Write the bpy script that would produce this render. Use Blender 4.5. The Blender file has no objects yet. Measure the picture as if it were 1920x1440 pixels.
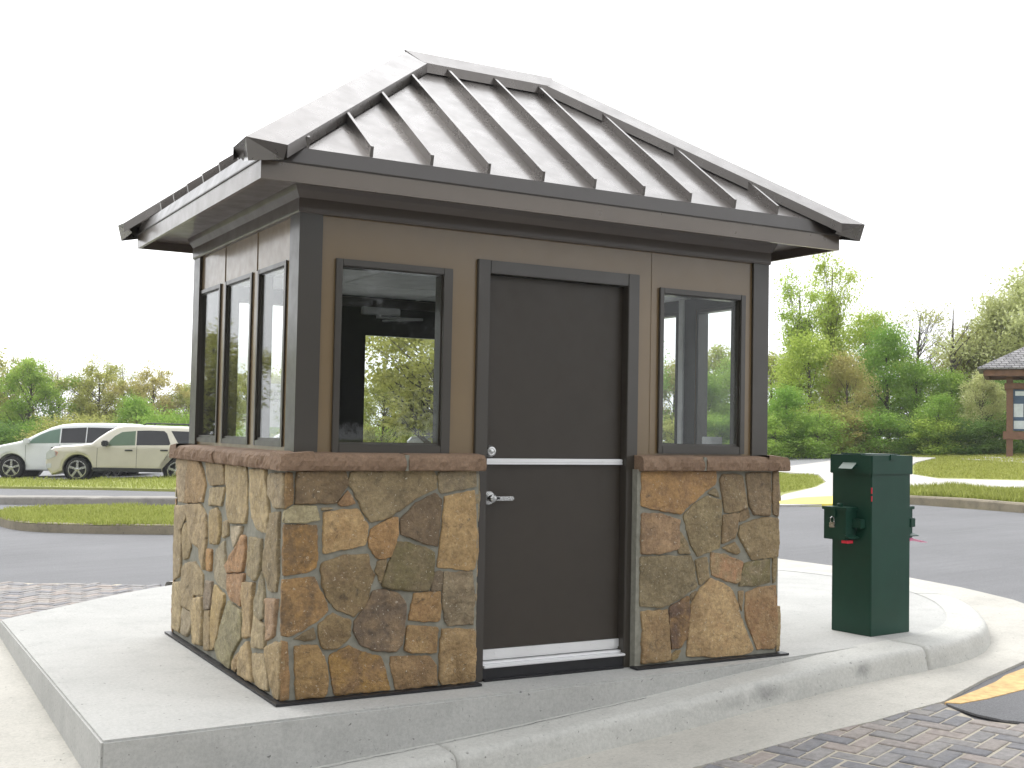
import bpy, bmesh, math, random
from mathutils import Vector, Matrix, noise
random.seed(7)
R = math.radians
scene = bpy.context.scene
col = scene.collection

# ------------------------------------------------------------------ camera
CX, CY, CZ, YAW, PITCH, ROLL, FPX = -1.8167, -5.3452, 1.2917, 0.5157, 0.0403, 0.0192, 2213.66
W, D, S = 3.0753, 2.0767, 0.0788        # stone base size and set-back of the panels above it
cyw, syw = math.cos(YAW), math.sin(YAW)
FW = Vector((syw*math.cos(PITCH), cyw*math.cos(PITCH), math.sin(PITCH)))
_R = Vector((cyw, -syw, 0)); _U = _R.cross(FW)
RT = _R*math.cos(ROLL) + _U*math.sin(ROLL)
UP = -_R*math.sin(ROLL) + _U*math.cos(ROLL)
EYE = Vector((CX, CY, CZ))
FH = Vector((syw, cyw, 0)); RH = Vector((cyw, -syw, 0))
cam_d = bpy.data.cameras.new('camera'); cam = bpy.data.objects.new('camera', cam_d); col.objects.link(cam)
cam_d.sensor_width = 36; cam_d.lens = FPX/1920*36; cam_d.clip_start = .05; cam_d.clip_end = 3000
M = Matrix((RT, UP, -FW)).transposed().to_4x4(); M.translation = EYE
cam.matrix_world = M; scene.camera = cam

def ray(px, py):
    return FW + RT*((px-960)/FPX) - UP*((py-720)/FPX)
def on_plane(px, py, axis, val):
    d = ray(px, py); t = (val-EYE[axis])/d[axis]; return EYE + d*t
def sst(a, b, v):
    v = min(1, max(0, (v-a)/(b-a))); return v*v*(3-2*v)
def ktop(x):
    """height of the kerb top along the front of the slab"""
    pts = [(-3, -.30), (-1, -.262), (.03, -.232), (.4, -.212), (.9, -.183), (1.3, -.154), (1.92, -.109), (2.65, -.048), (3.3, -.010), (3.7, .0), (4.2, .003), (9, .003)]
    for (a, za), (b, zb) in zip(pts, pts[1:]):
        if x <= b: return za+(zb-za)*max(0, (x-a)/(b-a))
    return .003
def G(x, y):
    """height of the road / terrain (slab top is z = 0)"""
    q = Vector((x-CX, y-CY, 0)); dep = q.dot(FH); lat = q.dot(RH)
    zn = ktop(x)-.158
    w = sst(6.5, 11, dep)
    w = max(w, sst(4, 7, abs(lat+1)))
    dc = min(dep, 48)
    dc = dc if dc > -30 else -30
    lc = max(-26, min(26, lat))
    zf = -.3+.013*(dc-6)+.041*lc
    return zn*(1-w)+zf*w
def at(px, py, off=0):
    """point of the terrain (raised by off) that the photograph shows at this pixel"""
    d = ray(px, py); t = 3.0; prev = t
    while t < 300:
        P = EYE+d*t
        if P.z < G(P.x, P.y)+off: break
        prev = t; t *= 1.02
    a, b = prev, t
    for _ in range(30):
        m = (a+b)/2; P = EYE+d*m
        if P.z < G(P.x, P.y)+off: b = m
        else: a = m
    P = EYE+d*b
    return Vector((P.x, P.y, G(P.x, P.y)+off))
def col_at(px, dep):
    """ground point in the direction of a pixel column at a given distance"""
    P = Vector((CX, CY, 0)) + FH*dep + RH*((px-960)/FPX*dep)
    P.z = G(P.x, P.y); return P

# ------------------------------------------------------------------ tagging
def tag(o, label=None, cat=None, group=None, kind=None):
    if label: o['label'] = label
    if cat: o['category'] = cat
    if group: o['group'] = group
    if kind: o['kind'] = kind
    return o
def empty(name, loc=(0, 0, 0), rz=0, parent=None):
    o = bpy.data.objects.new(name, None); col.objects.link(o)
    o.empty_display_size = .2
    o.location = loc; o.rotation_euler = (0, 0, rz)
    if parent: o.parent = parent
    return o
def link(name, mesh, mats, parent=None, smooth=False):
    o = bpy.data.objects.new(name, mesh); col.objects.link(o)
    if not isinstance(mats, (list, tuple)): mats = [mats]
    if len(mesh.materials) == 0:
        for m in mats: mesh.materials.append(m)
    if parent: o.parent = parent
    if smooth:
        for p in mesh.polygons: p.use_smooth = True
    return o

# ------------------------------------------------------------------ mesh builder
class MB:
    def __init__(s): s.v = []; s.f = []; s.m = []
    def add(s, vs, fs, mi=0):
        b = len(s.v); s.v += [tuple(v) for v in vs]; s.f += [tuple(i+b for i in f) for f in fs]; s.m += [mi]*len(fs)
        return s
    def box(s, a, b, mi=0, bev=0):
        x0, y0, z0 = [min(a[i], b[i]) for i in range(3)]; x1, y1, z1 = [max(a[i], b[i]) for i in range(3)]
        if bev:
            bm = bmesh.new(); bmesh.ops.create_cube(bm, size=1)
            for v in bm.verts: v.co = Vector(((x0+x1)/2+v.co.x*(x1-x0), (y0+y1)/2+v.co.y*(y1-y0), (z0+z1)/2+v.co.z*(z1-z0)))
            bmesh.ops.bevel(bm, geom=bm.edges[:], offset=bev, segments=2, affect='EDGES')
            bm.verts.ensure_lookup_table()
            s.add([v.co[:] for v in bm.verts], [[v.index for v in f.verts] for f in bm.faces], mi); bm.free(); return s
        vs = [(x0, y0, z0), (x1, y0, z0), (x1, y1, z0), (x0, y1, z0), (x0, y0, z1), (x1, y0, z1), (x1, y1, z1), (x0, y1, z1)]
        return s.add(vs, [(0, 3, 2, 1), (4, 5, 6, 7), (0, 1, 5, 4), (1, 2, 6, 5), (2, 3, 7, 6), (3, 0, 4, 7)], mi)
    def obox(s, c, ax, ay, az, mi=0):
        """box about c with half-axis vectors"""
        c = Vector(c); ax = Vector(ax); ay = Vector(ay); az = Vector(az)
        vs = [c+i*ax+j*ay+k*az for k in (-1, 1) for i, j in ((-1, -1), (1, -1), (1, 1), (-1, 1))]
        return s.add(vs, [(0, 3, 2, 1), (4, 5, 6, 7), (0, 1, 5, 4), (1, 2, 6, 5), (2, 3, 7, 6), (3, 0, 4, 7)], mi)
    def tube(s, pts, rad, n=8, mi=0, cap=True):
        pts = [Vector(p) for p in pts]
        if not isinstance(rad, (list, tuple)): rad = [rad]*len(pts)
        rings = []
        for i, p in enumerate(pts):
            t = (pts[min(i+1, len(pts)-1)]-pts[max(i-1, 0)]).normalized()
            a = t.cross(Vector((0, 0, 1)))
            if a.length < .05: a = t.cross(Vector((1, 0, 0)))
            a.normalize(); b = t.cross(a)
            rings.append([p+(a*math.cos(k*2*math.pi/n)+b*math.sin(k*2*math.pi/n))*rad[i] for k in range(n)])
        vs = [v for r in rings for v in r]; fs = []
        for i in range(len(rings)-1):
            for k in range(n):
                fs.append((i*n+k, i*n+(k+1) % n, (i+1)*n+(k+1) % n, (i+1)*n+k))
        if cap: fs += [tuple(range(n-1, -1, -1)), tuple((len(rings)-1)*n+k for k in range(n))]
        return s.add(vs, fs, mi)
    def lathe(s, c, axis, prof, n=24, mi=0):
        """prof: (distance along axis, radius)"""
        c = Vector(c); axis = Vector(axis).normalized()
        a = axis.cross(Vector((0, 0, 1)))
        if a.length < .05: a = axis.cross(Vector((1, 0, 0)))
        a.normalize(); b = axis.cross(a); vs = []; fs = []
        for h, r in prof:
            for k in range(n):
                vs.append(c+axis*h+(a*math.cos(k*2*math.pi/n)+b*math.sin(k*2*math.pi/n))*r)
        for i in range(len(prof)-1):
            for k in range(n): fs.append((i*n+k, i*n+(k+1) % n, (i+1)*n+(k+1) % n, (i+1)*n+k))
        return s.add(vs, fs, mi)
    def prism(s, poly, h, mi=0):
        """poly: 3-D outline; h: offset vector"""
        n = len(poly); h = Vector(h)
        vs = [Vector(p) for p in poly]+[Vector(p)+h for p in poly]
        fs = [tuple(range(n-1, -1, -1)), tuple(range(n, 2*n))]+[(i, (i+1) % n, n+(i+1) % n, n+i) for i in range(n)]
        return s.add(vs, fs, mi)
    def build(s, name, mats, parent=None, smooth=False, fix=True):
        me = bpy.data.meshes.new(name); me.from_pydata(s.v, [], s.f)
        if not isinstance(mats, (list, tuple)): mats = [mats]
        for m in mats: me.materials.append(m)
        me.polygons.foreach_set('material_index', s.m)
        if fix:
            bm = bmesh.new(); bm.from_mesh(me); bmesh.ops.recalc_face_normals(bm, faces=bm.faces[:]); bm.to_mesh(me); bm.free()
        if smooth:
            for p in me.polygons: p.use_smooth = True
        me.update()
        return link(name, me, mats, parent)

# ------------------------------------------------------------------ materials
def lin(c):
    return tuple(((v/255)/12.92 if v <= 10 else (((v/255)+.055)/1.055)**2.4) for v in c)
class NT:
    def __init__(s, name):
        s.mat = bpy.data.materials.new(name); s.mat.use_nodes = True; s.t = s.mat.node_tree; s.n = s.t.nodes; s.l = s.t.links
        s.b = s.n['Principled BSDF']; s.out = s.n['Material Output']
        s.tc = s.n.new('ShaderNodeTexCoord')
    def new(s, k, **kw):
        n = s.n.new(k)
        for a, v in kw.items(): setattr(n, a, v)
        return n
    def coord(s, obj=False): return s.tc.outputs['Object']
    def noise(s, scale, detail=4, rough=.55, dist=0, vec=None):
        n = s.new('ShaderNodeTexNoise'); n.inputs['Scale'].default_value = scale; n.inputs['Detail'].default_value = detail
        n.inputs['Roughness'].default_value = rough; n.inputs['Distortion'].default_value = dist
        s.l.new(vec or s.coord(), n.inputs['Vector']); return n.outputs['Fac']
    def ramp(s, fac, stops):
        n = s.new('ShaderNodeValToRGB'); e = n.color_ramp.elements
        while len(e) < len(stops): e.new(.5)
        for i, (p, c) in enumerate(stops):
            e[i].position = p; e[i].color = (c, c, c, 1) if isinstance(c, (int, float)) else (*c, 1)
        s.l.new(fac, n.inputs[0]); return n.outputs[0]
    def mix(s, fac, a, b, mode='MIX'):
        n = s.new('ShaderNodeMix', data_type='RGBA', blend_type=mode)
        for i, v in ((0, fac), (6, a), (7, b)):
            if hasattr(v, 'is_linked') or hasattr(v, 'links'): s.l.new(v, n.inputs[i])
            elif i == 0: n.inputs[0].default_value = v
            else: n.inputs[i].default_value = (*v, 1) if isinstance(v, (tuple, list)) else (v, v, v, 1)
        return n.outputs[2]
    def math(s, op, a, b=0):
        n = s.new('ShaderNodeMath', operation=op)
        for i, v in enumerate((a, b)):
            if hasattr(v, 'links'): s.l.new(v, n.inputs[i])
            else: n.inputs[i].default_value = v
        return n.outputs[0]
    def bump(s, h, strength=.3, dist=.01):
        n = s.new('ShaderNodeBump'); n.inputs['Strength'].default_value = strength; n.inputs['Distance'].default_value = dist
        s.l.new(h, n.inputs['Height']); s.l.new(n.outputs[0], s.b.inputs['Normal']); return n
    def base(s, c):
        if hasattr(c, 'links'): s.l.new(c, s.b.inputs['Base Color'])
        else: s.b.inputs['Base Color'].default_value = (*c, 1)
    def set(s, **kw):
        for k, v in kw.items(): s.b.inputs[k.replace('_', ' ')].default_value = v
        return s
def mul(c, k): return tuple(v*k for v in c)
def simple(name, c, rough=.5, metal=0, var=.12, scale=8, bump=.0, coat=0, spec=.5):
    m = NT(name); m.set(Roughness=rough, Metallic=metal)
    m.b.inputs['Coat Roughness'].default_value = .14
    m.b.inputs['Coat Weight'].default_value = coat
    m.b.inputs['Specular IOR Level'].default_value = spec
    f = m.noise(scale, 5); m.base(m.mix(m.ramp(f, [(.3, 0), (.7, 1)]), mul(c, 1-var), mul(c, 1+var)))
    r = m.ramp(m.noise(scale*3, 4), [(.3, max(0, rough-.08)), (.7, min(1, rough+.08))]); m.l.new(r, m.b.inputs['Roughness'])
    if bump: m.bump(m.noise(scale*12, 4), bump, .004)
    return m.mat
MAT = {}
MAT['roof'] = simple('bronze roof metal', (.165, .150, .139), .30, .72, .04, 3, 0, .35)
MAT['trim_dark'] = simple('dark bronze trim', (.040, .033, .025), .42, 0, .06, 3, 0, .5)
MAT['fascia'] = simple('taupe fascia metal', (.118, .094, .072), .34, .15, .05, 3, 0, .6)
MAT['soffit'] = simple('taupe soffit', (.085, .066, .053), .42, 0, .05, 3, 0, .5)
MAT['panel'] = simple('tan painted panel', (.178, .119, .055), .38, 0, .04, 5, 0, .75)
MAT['door'] = simple('dark brown door paint', (.034, .026, .018), .45, 0, .06, 5, .02)
MAT['drip'] = simple('dark brown drip metal', (.038, .031, .026), .4, 0, .05, 3, 0, .35)
MAT['black'] = simple('black flashing', (.012, .012, .014), .45)
MAT['alu'] = simple('brushed aluminium', (.80, .80, .80), .42, .55, .03, 3)
MAT['chrome'] = simple('satin chrome', (.55, .55, .54), .25, 1, .05, 30)
MAT['white_in'] = simple('white interior paint', (.62, .62, .62), .6)
MAT['ceil'] = simple('white ceiling', (.7, .7, .7), .7)
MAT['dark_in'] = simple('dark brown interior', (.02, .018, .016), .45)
MAT['mortar'] = simple('grey mortar', lin((138, 136, 124)), .9, 0, .15, 30, .5)
MAT['green'] = None
MAT['tyre'] = simple('tyre rubber', (.015, .015, .015), .8)
MAT['plastic'] = simple('black plastic', (.02, .02, .022), .5)
MAT['wood'] = simple('stained brown timber', (.17, .088, .050), .7, 0, .2, 6, .3)
MAT['rust'] = simple('rusted flange', (.08, .05, .03), .7)
MAT['bark'] = simple('grey brown bark', (.10, .082, .068), .95, 0, .3, 5, .6)
MAT['closer'] = simple('painted silver', (.42, .42, .42), .4, 0, .02, 3)
MAT['white_plastic'] = simple('white plastic', (.75, .75, .75), .4)
MAT['red'] = simple('red plastic tag', (.75, .03, .06), .5)
MAT['pink'] = simple('pink streamer', (.85, .25, .45), .5)

def glass_mat(name, tint=(.95, .965, .96), ior=1.34):
    m = NT(name); n = m.n; l = m.l; n.remove(m.b)
    # reflectance of a thin pane: Schlick's curve on the angle of view, the same from both sides
    ge = m.new('ShaderNodeNewGeometry'); dt = m.new('ShaderNodeVectorMath', operation='DOT_PRODUCT'); l.new(ge.outputs['Incoming'], dt.inputs[0]); l.new(ge.outputs['Normal'], dt.inputs[1])
    f0 = ((ior-1)/(ior+1))**2
    c5 = m.math('POWER', m.math('SUBTRACT', 1, m.math('ABSOLUTE', dt.outputs['Value'])), 5)
    fr_ = m.math('ADD', m.math('MULTIPLY', c5, 1-f0), f0)
    tr = m.new('ShaderNodeBsdfTransparent'); tr.inputs[0].default_value = (*tint, 1)
    gl = m.new('ShaderNodeBsdfGlossy'); gl.inputs['Roughness'].default_value = .02; gl.inputs[0].default_value = (1, 1, 1, 1)
    mx = m.new('ShaderNodeMixShader'); l.new(fr_, mx.inputs[0]); l.new(tr.outputs[0], mx.inputs[1]); l.new(gl.outputs[0], mx.inputs[2])
    l.new(mx.outputs[0], m.out.inputs[0]); return m.mat
MAT['glass'] = glass_mat('window glass')
MAT['cabglass'] = glass_mat('green car glass', (.42, .52, .46))
MAT['darkglass'] = simple('tinted car glass', (.012, .012, .014), .08, 0, 0, 3)

# concrete
def concrete(name, c, stain=.25, speck=.5, scuffs=()):
    m = NT(name); m.set(Roughness=.88)
    f1 = m.ramp(m.noise(1.6, 8, .6), [(.3, 1-stain), (.65, 1)])
    f2 = m.ramp(m.noise(55, 5, .7), [(.36, .88), (.6, 1.03)])
    v = m.new('ShaderNodeTexVoronoi'); v.inputs['Scale'].default_value = 90; m.l.new(m.coord(), v.inputs['Vector'])
    f3 = m.ramp(v.outputs['Distance'], [(.0, 1-.5*speck), (.16, 1)])
    f5 = m.ramp(m.noise(42, 2, .5, .6), [(.25, .45), (.31, 1)]); f6 = m.ramp(m.noise(4.5, 7, .7), [(.34, 1-stain*.8), (.5, 1)])
    cc = m.mix(1, m.mix(1, m.mix(1, m.mix(1, m.mix(1, c, f1, 'MULTIPLY'), f2, 'MULTIPLY'), f3, 'MULTIPLY'), f5, 'MULTIPLY'), f6, 'MULTIPLY')
    for (p, rx, ry, dk) in scuffs:
        mp = m.new('ShaderNodeMapping'); mp.vector_type = 'POINT'
        mp.inputs['Location'].default_value = (-p[0]/rx, -p[1]/rx, -p[2]/ry); mp.inputs['Scale'].default_value = (1/rx, 1/rx, 1/ry)
        m.l.new(m.coord(), mp.inputs['Vector'])
        ln = m.new('ShaderNodeVectorMath', operation='LENGTH'); m.l.new(mp.outputs[0], ln.inputs[0])
        d = m.math('ADD', ln.outputs['Value'], m.math('MULTIPLY', m.noise(16, 5, .6, 1.0), .7))
        cc = m.mix(m.ramp(d, [(.5, dk*.62), (1.45, 0)]), cc, (.07, .07, .075))
    m.base(cc)
    m.bump(m.math('ADD', m.noise(60, 5, .7), m.math('MULTIPLY', m.noise(8, 4), .7)), .35, .008)
    return m.mat
def asphalt(name, c):
    m = NT(name); m.set(Roughness=.9)
    f1 = m.ramp(m.noise(.5, 6, .6), [(.3, .86), (.7, 1.08)])
    f2 = m.ramp(m.noise(110, 3, .8), [(.35, .72), (.65, 1.25)])
    mp = m.new('ShaderNodeMapping'); mp.inputs['Scale'].default_value = (.5, 7, 1); mp.inputs['Rotation'].default_value = (0, 0, -.35); m.l.new(m.coord(), mp.inputs['Vector'])
    f3 = m.ramp(m.noise(1.4, 4, .5, 0, mp.outputs[0]), [(.3, .95), (.7, 1.05)])
    m.base(m.mix(1, m.mix(1, m.mix(1, c, f1, 'MULTIPLY'), f2, 'MULTIPLY'), f3, 'MULTIPLY'))
    m.bump(m.noise(150, 3, .8), .5, .006); return m.mat
def grass_mat(name, a, b, dry):
    m = NT(name); m.set(Roughness=.85)
    f = m.ramp(m.noise(.9, 6, .65), [(.32, 0), (.68, 1)]); f2 = m.ramp(m.noise(14, 5, .7), [(.42, 0), (.66, 1)])
    c = m.mix(f, a, b); m.base(m.mix(m.math('MULTIPLY', f2, .45), c, dry)); m.bump(m.noise(60, 4), .8, .03); return m.mat
MAT['asphalt'] = asphalt('worn grey asphalt', (.168, .168, .173))
MAT['asphalt_dark'] = asphalt('patched asphalt', (.17, .17, .175))
MAT['lot'] = asphalt('pale parking asphalt', (.25, .25, .255))
MAT['path'] = concrete('pale concrete path', (.52, .50, .47), .08, .2)
MAT['grass'] = grass_mat('lawn grass', (.23, .27, .05), (.32, .345, .075), (.42, .385, .17))
MAT['meadow'] = grass_mat('far ground', (.12, .16, .03), (.18, .20, .04), (.24, .21, .10))
MAT['yellow'] = simple('yellow paint', (.74, .60, .12), .7, 0, .12, 8)
MAT['kerb_old'] = concrete('weathered kerb', (.29, .25, .18), .3, .5)
MAT['kerb_grey'] = concrete('grey kerb', (.33, .31, .28), .25, .4)

# per-stone colours come from two colour attributes
def stone_mat():
    m = NT('fieldstone'); m.set(Roughness=.72)
    a = m.new('ShaderNodeAttribute', attribute_name='tone'); b = m.new('ShaderNodeAttribute', attribute_name='mottle')
    f = m.ramp(m.noise(9, 7, .62, .4), [(.42, 0), (.60, 1)])
    c = m.mix(f, a.outputs['Color'], b.outputs['Color'])
    f2 = m.ramp(m.noise(38, 7, .78), [(.32, .64), (.66, 1.25)])
    c = m.mix(1, c, f2, 'MULTIPLY')
    f4 = m.ramp(m.noise(3.2, 4, .6), [(.35, .82), (.65, 1.12)]); c = m.mix(1, c, f4, 'MULTIPLY')
    g = m.ramp(m.noise(75, 3, .6, 1.0), [(.655, 0), (.69, 1)])
    c = m.mix(m.math('MULTIPLY', g, .8), c, (.62, .56, .45))
    g2 = m.ramp(m.noise(14, 5, .7, .8), [(.30, .6), (.40, 0)])
    c = m.mix(g2, c, (.045, .034, .026))
    m.base(c)
    h = m.math('ADD', m.noise(22, 6, .65, .5), m.math('MULTIPLY', m.noise(90, 4, .7), .35))
    m.bump(h, 1.0, .016); return m.mat
MAT['stone'] = stone_mat()
def ledge_mat():
    m = NT('brown sandstone'); m.set(Roughness=.8)
    f = m.ramp(m.noise(7, 6, .6), [(.3, 0), (.7, 1)])
    c = m.mix(f, (.175, .108, .066), (.265, .175, .112)); c = m.mix(1, c, m.ramp(m.noise(70, 4, .8), [(.3, .72), (.7, 1.2)]), 'MULTIPLY')
    m.base(c); m.bump(m.noise(30, 6, .7), .6, .008); return m.mat
MAT['ledge'] = ledge_mat()
def green_mat():
    m = NT('dark green enamel'); m.set(Roughness=.38); m.b.inputs['Specular IOR Level'].default_value = .3
    f = m.ramp(m.noise(5, 5), [(.3, 0), (.7, 1)])
    c = m.mix(f, (.009, .044, .028), (.012, .055, .035))
    mp = m.new('ShaderNodeMapping'); mp.inputs['Scale'].default_value = (60, 60, 4); m.l.new(m.coord(), mp.inputs['Vector'])
    sc = m.ramp(m.noise(1.1, 3, .6, 0, mp.outputs[0]), [(.73, 0), (.75, .35)]); c = m.mix(sc, c, (.10, .15, .12))
    m.base(c); return m.mat
MAT['green'] = green_mat()
def leaf_mat(name, a, b):
    m = NT(name); m.n.remove(m.b)
    oi = m.new('ShaderNodeObjectInfo')
    at_ = m.new('ShaderNodeAttribute', attribute_name='shade')
    f = m.ramp(at_.outputs['Fac'], [(0, 0), (1, 1)])
    c = m.mix(f, a, b)
    h = m.new('ShaderNodeHueSaturation'); m.l.new(c, h.inputs['Color'])
    mr = m.new('ShaderNodeMapRange'); m.l.new(oi.outputs['Random'], mr.inputs[0]); mr.inputs[3].default_value = .492; mr.inputs[4].default_value = .508
    m.l.new(mr.outputs[0], h.inputs['Hue'])
    d = m.new('ShaderNodeBsdfDiffuse'); t = m.new('ShaderNodeBsdfTranslucent'); m.l.new(h.outputs[0], d.inputs[0]); m.l.new(h.outputs[0], t.inputs[0])
    mx = m.new('ShaderNodeMixShader'); mx.inputs[0].default_value = .58; m.l.new(d.outputs[0], mx.inputs[1]); m.l.new(t.outputs[0], mx.inputs[2])
    m.l.new(mx.outputs[0], m.out.inputs[0]); return m.mat
LEAF = dict(
    green=leaf_mat('fresh green leaves', (0.22, 0.37, 0.07), (0.4, 0.55, 0.13)),
    lime=leaf_mat('lime green leaves', (0.34, 0.46, 0.08), (0.56, 0.66, 0.17)),
    olive=leaf_mat('olive spring leaves', (0.33, 0.36, 0.1), (0.56, 0.56, 0.2)),
    rust=leaf_mat('bronze spring leaves', (.42, .39, .14), (.60, .54, .23)),
    khaki=leaf_mat('pale khaki leaves', (0.44, 0.47, 0.19), (0.66, 0.68, 0.36)),
    dark=leaf_mat('deep green leaves', (0.15, 0.26, 0.07), (0.28, 0.41, 0.12)))

# ------------------------------------------------------------------ setting
def drape(poly, zoff, name, mat, cell=1.0, thick=0, kind='structure', parent=None, follow=True, zfun=None):
    zf = zfun or G
    bm = bmesh.new(); vs = [bm.verts.new((p[0], p[1], 0)) for p in poly]; bm.faces.new(vs)
    bmesh.ops.triangulate(bm, faces=bm.faces[:])
    xs = [p[0] for p in poly]; ys = [p[1] for p in poly]
    for ax, (lo, hi) in ((0, (min(xs), max(xs))), (1, (min(ys), max(ys)))):
        k = math.ceil(lo/cell)*cell
        while k < hi:
            n = Vector((1, 0, 0)) if ax == 0 else Vector((0, 1, 0))
            bmesh.ops.bisect_plane(bm, geom=bm.verts[:]+bm.edges[:]+bm.faces[:], plane_co=n*k, plane_no=n); k += cell
    for v in bm.verts: v.co.z = zf(v.co.x, v.co.y)+zoff
    bmesh.ops.recalc_face_normals(bm, faces=bm.faces[:])
    if sum(f.normal.z for f in bm.faces) < 0: bmesh.ops.reverse_faces(bm, faces=bm.faces[:])
    if thick:
        r = bmesh.ops.extrude_face_region(bm, geom=bm.faces[:])
        for v in [g for g in r['geom'] if isinstance(g, bmesh.types.BMVert)]: v.co.z -= thick
        bmesh.ops.recalc_face_normals(bm, faces=bm.faces[:])
    me = bpy.data.meshes.new(name); bm.to_mesh(me); bm.free()
    o = link(name, me, mat, parent)
    if kind: o['kind'] = kind
    return o
def smooth_poly(pts, it=2, closed=True):
    for _ in range(it):
        q = []; n = len(pts)
        for i in range(n if closed else n-1):
            a = Vector(pts[i]); b = Vector(pts[(i+1) % n]); q += [a*.75+b*.25, a*.25+b*.75]
        if not closed: q = [Vector(pts[0])]+q+[Vector(pts[-1])]
        pts = q
    return pts
def P2(pts, off=0): return [at(x, y, off) for x, y in pts]

# base ground sheet out to the horizon
def big_ground():
    vs = []; fs = []
    rr = [0, 2, 4, 6, 8, 10, 12, 14, 16, 19, 22, 26, 30, 35, 40, 46, 52, 60, 75, 100, 150, 250, 500, 1200, 2400]; n = 96
    for r in rr:
        for k in range(n):
            x = CX+r*math.cos(k*2*math.pi/n); y = CY+r*math.sin(k*2*math.pi/n)
            z = G(x, y)-.03
            if r > 100: z -= (r-100)*.02
            vs.append((x, y, z))
    for i in range(len(rr)-1):
        for k in range(n): fs.append((i*n+k, i*n+(k+1) % n, (i+1)*n+(k+1) % n, (i+1)*n+k))
    b = MB(); b.add(vs, fs); o = b.build('ground', MAT['meadow'], fix=False); o['kind'] = 'structure'
    return o
big_ground()
# road: everything near, bounded by the verges seen in the photograph
def loc(dep, lat): q = Vector((CX, CY, 0))+FH*dep+RH*lat; return (q.x, q.y)
road = [loc(-12, -30), loc(-12, 30), loc(10, 30)]
road += [(p.x, p.y) for p in P2([(2300, 975), (1920, 962), (1710, 946), (1555, 950), (1400, 950)])]
road += [loc(27, 0), loc(31, -3), (at(330, 918).x, at(330, 918).y), (at(-100, 914).x, at(-100, 914).y), loc(33, -30)]
drape(road, 0, 'road', MAT['asphalt'], .5)

# slab and its kerb ----------------------------------------------------------
SCUFF = []
def scuff(px, py, r, h, dk, yv):
    r *= 2.1; h *= 1.7
    p = at(px, py, .085)
    SCUFF.append(((p.x, p.y, p.z), r, h, dk))
scuff(1425, 1296, .12, .06, .9, -.40); scuff(1385, 1318, .10, .05, .35, -.42); scuff(1608, 1256, .075, .05, .85, -.36); scuff(1282, 1336, .04, .03, .8, -.42); scuff(1806, 1187, .05, .03, .5, .25); scuff(1372, 1330, .12, .03, .3, -.43)
MAT['slab'] = concrete('pale concrete slab', (.46, .457, .435), .12, .45)
MAT['kerb'] = concrete('pale kerb concrete', (.52, .515, .48), .12, .5, SCUFF)
MAT['gutter'] = concrete('coarse gutter concrete', (.50, .48, .43), .14, .9)
front = [(-.849, -.305), (.94, -.223), (1.923, -.187), (2.9, -.11), (3.655, -.02)]
nose = [(4.4, .07), (5.0, .33), (5.55, .8), (6.0, 1.35), (6.3, 2.0), (6.38, 2.7), (6.2, 3.5), (5.5, 4.1), (4.5, 4.55), (3.0, 4.75), (1.4, 4.7), (.56, 4.41), (-.039, 3.89), (-.868, 3.048)]
outline = [Vector(p) for p in front[:4]]+smooth_poly([Vector(p) for p in front[3:]+nose[:-1]], 2, False)[1:]+[Vector(nose[-1])]
def slab_mesh():
    b = bmesh.new(); n = len(outline)
    top = [b.verts.new((p.x, p.y, 0)) for p in outline]; low = [b.verts.new((p.x, p.y, -.45)) for p in outline]
    b.faces.new(top); b.faces.new(low[::-1])
    for i in range(n): b.faces.new((top[i], low[i], low[(i+1) % n], top[(i+1) % n]))
    bmesh.ops.recalc_face_normals(b, faces=b.faces[:])
    ed = [e for e in b.edges if abs(e.verts[0].co.z) < 1e-5 and abs(e.verts[1].co.z) < 1e-5]
    ed += [e for e in b.edges if {round(e.verts[0].co.x, 3), round(e.verts[1].co.x, 3)} == {-.849} and abs(e.verts[0].co.y+.305) < 1e-3 and abs(e.verts[1].co.y+.305) < 1e-3]
    bmesh.ops.bevel(b, geom=ed, offset=.010, segments=2, affect='EDGES')
    bmesh.ops.triangulate(b, faces=[f for f in b.faces if len(f.verts) > 4])
    me = bpy.data.meshes.new('concrete_slab'); b.to_mesh(me); b.free()
    return link('concrete_slab', me, MAT['slab'])
slab = slab_mesh(); slab['kind'] = 'structure'
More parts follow.
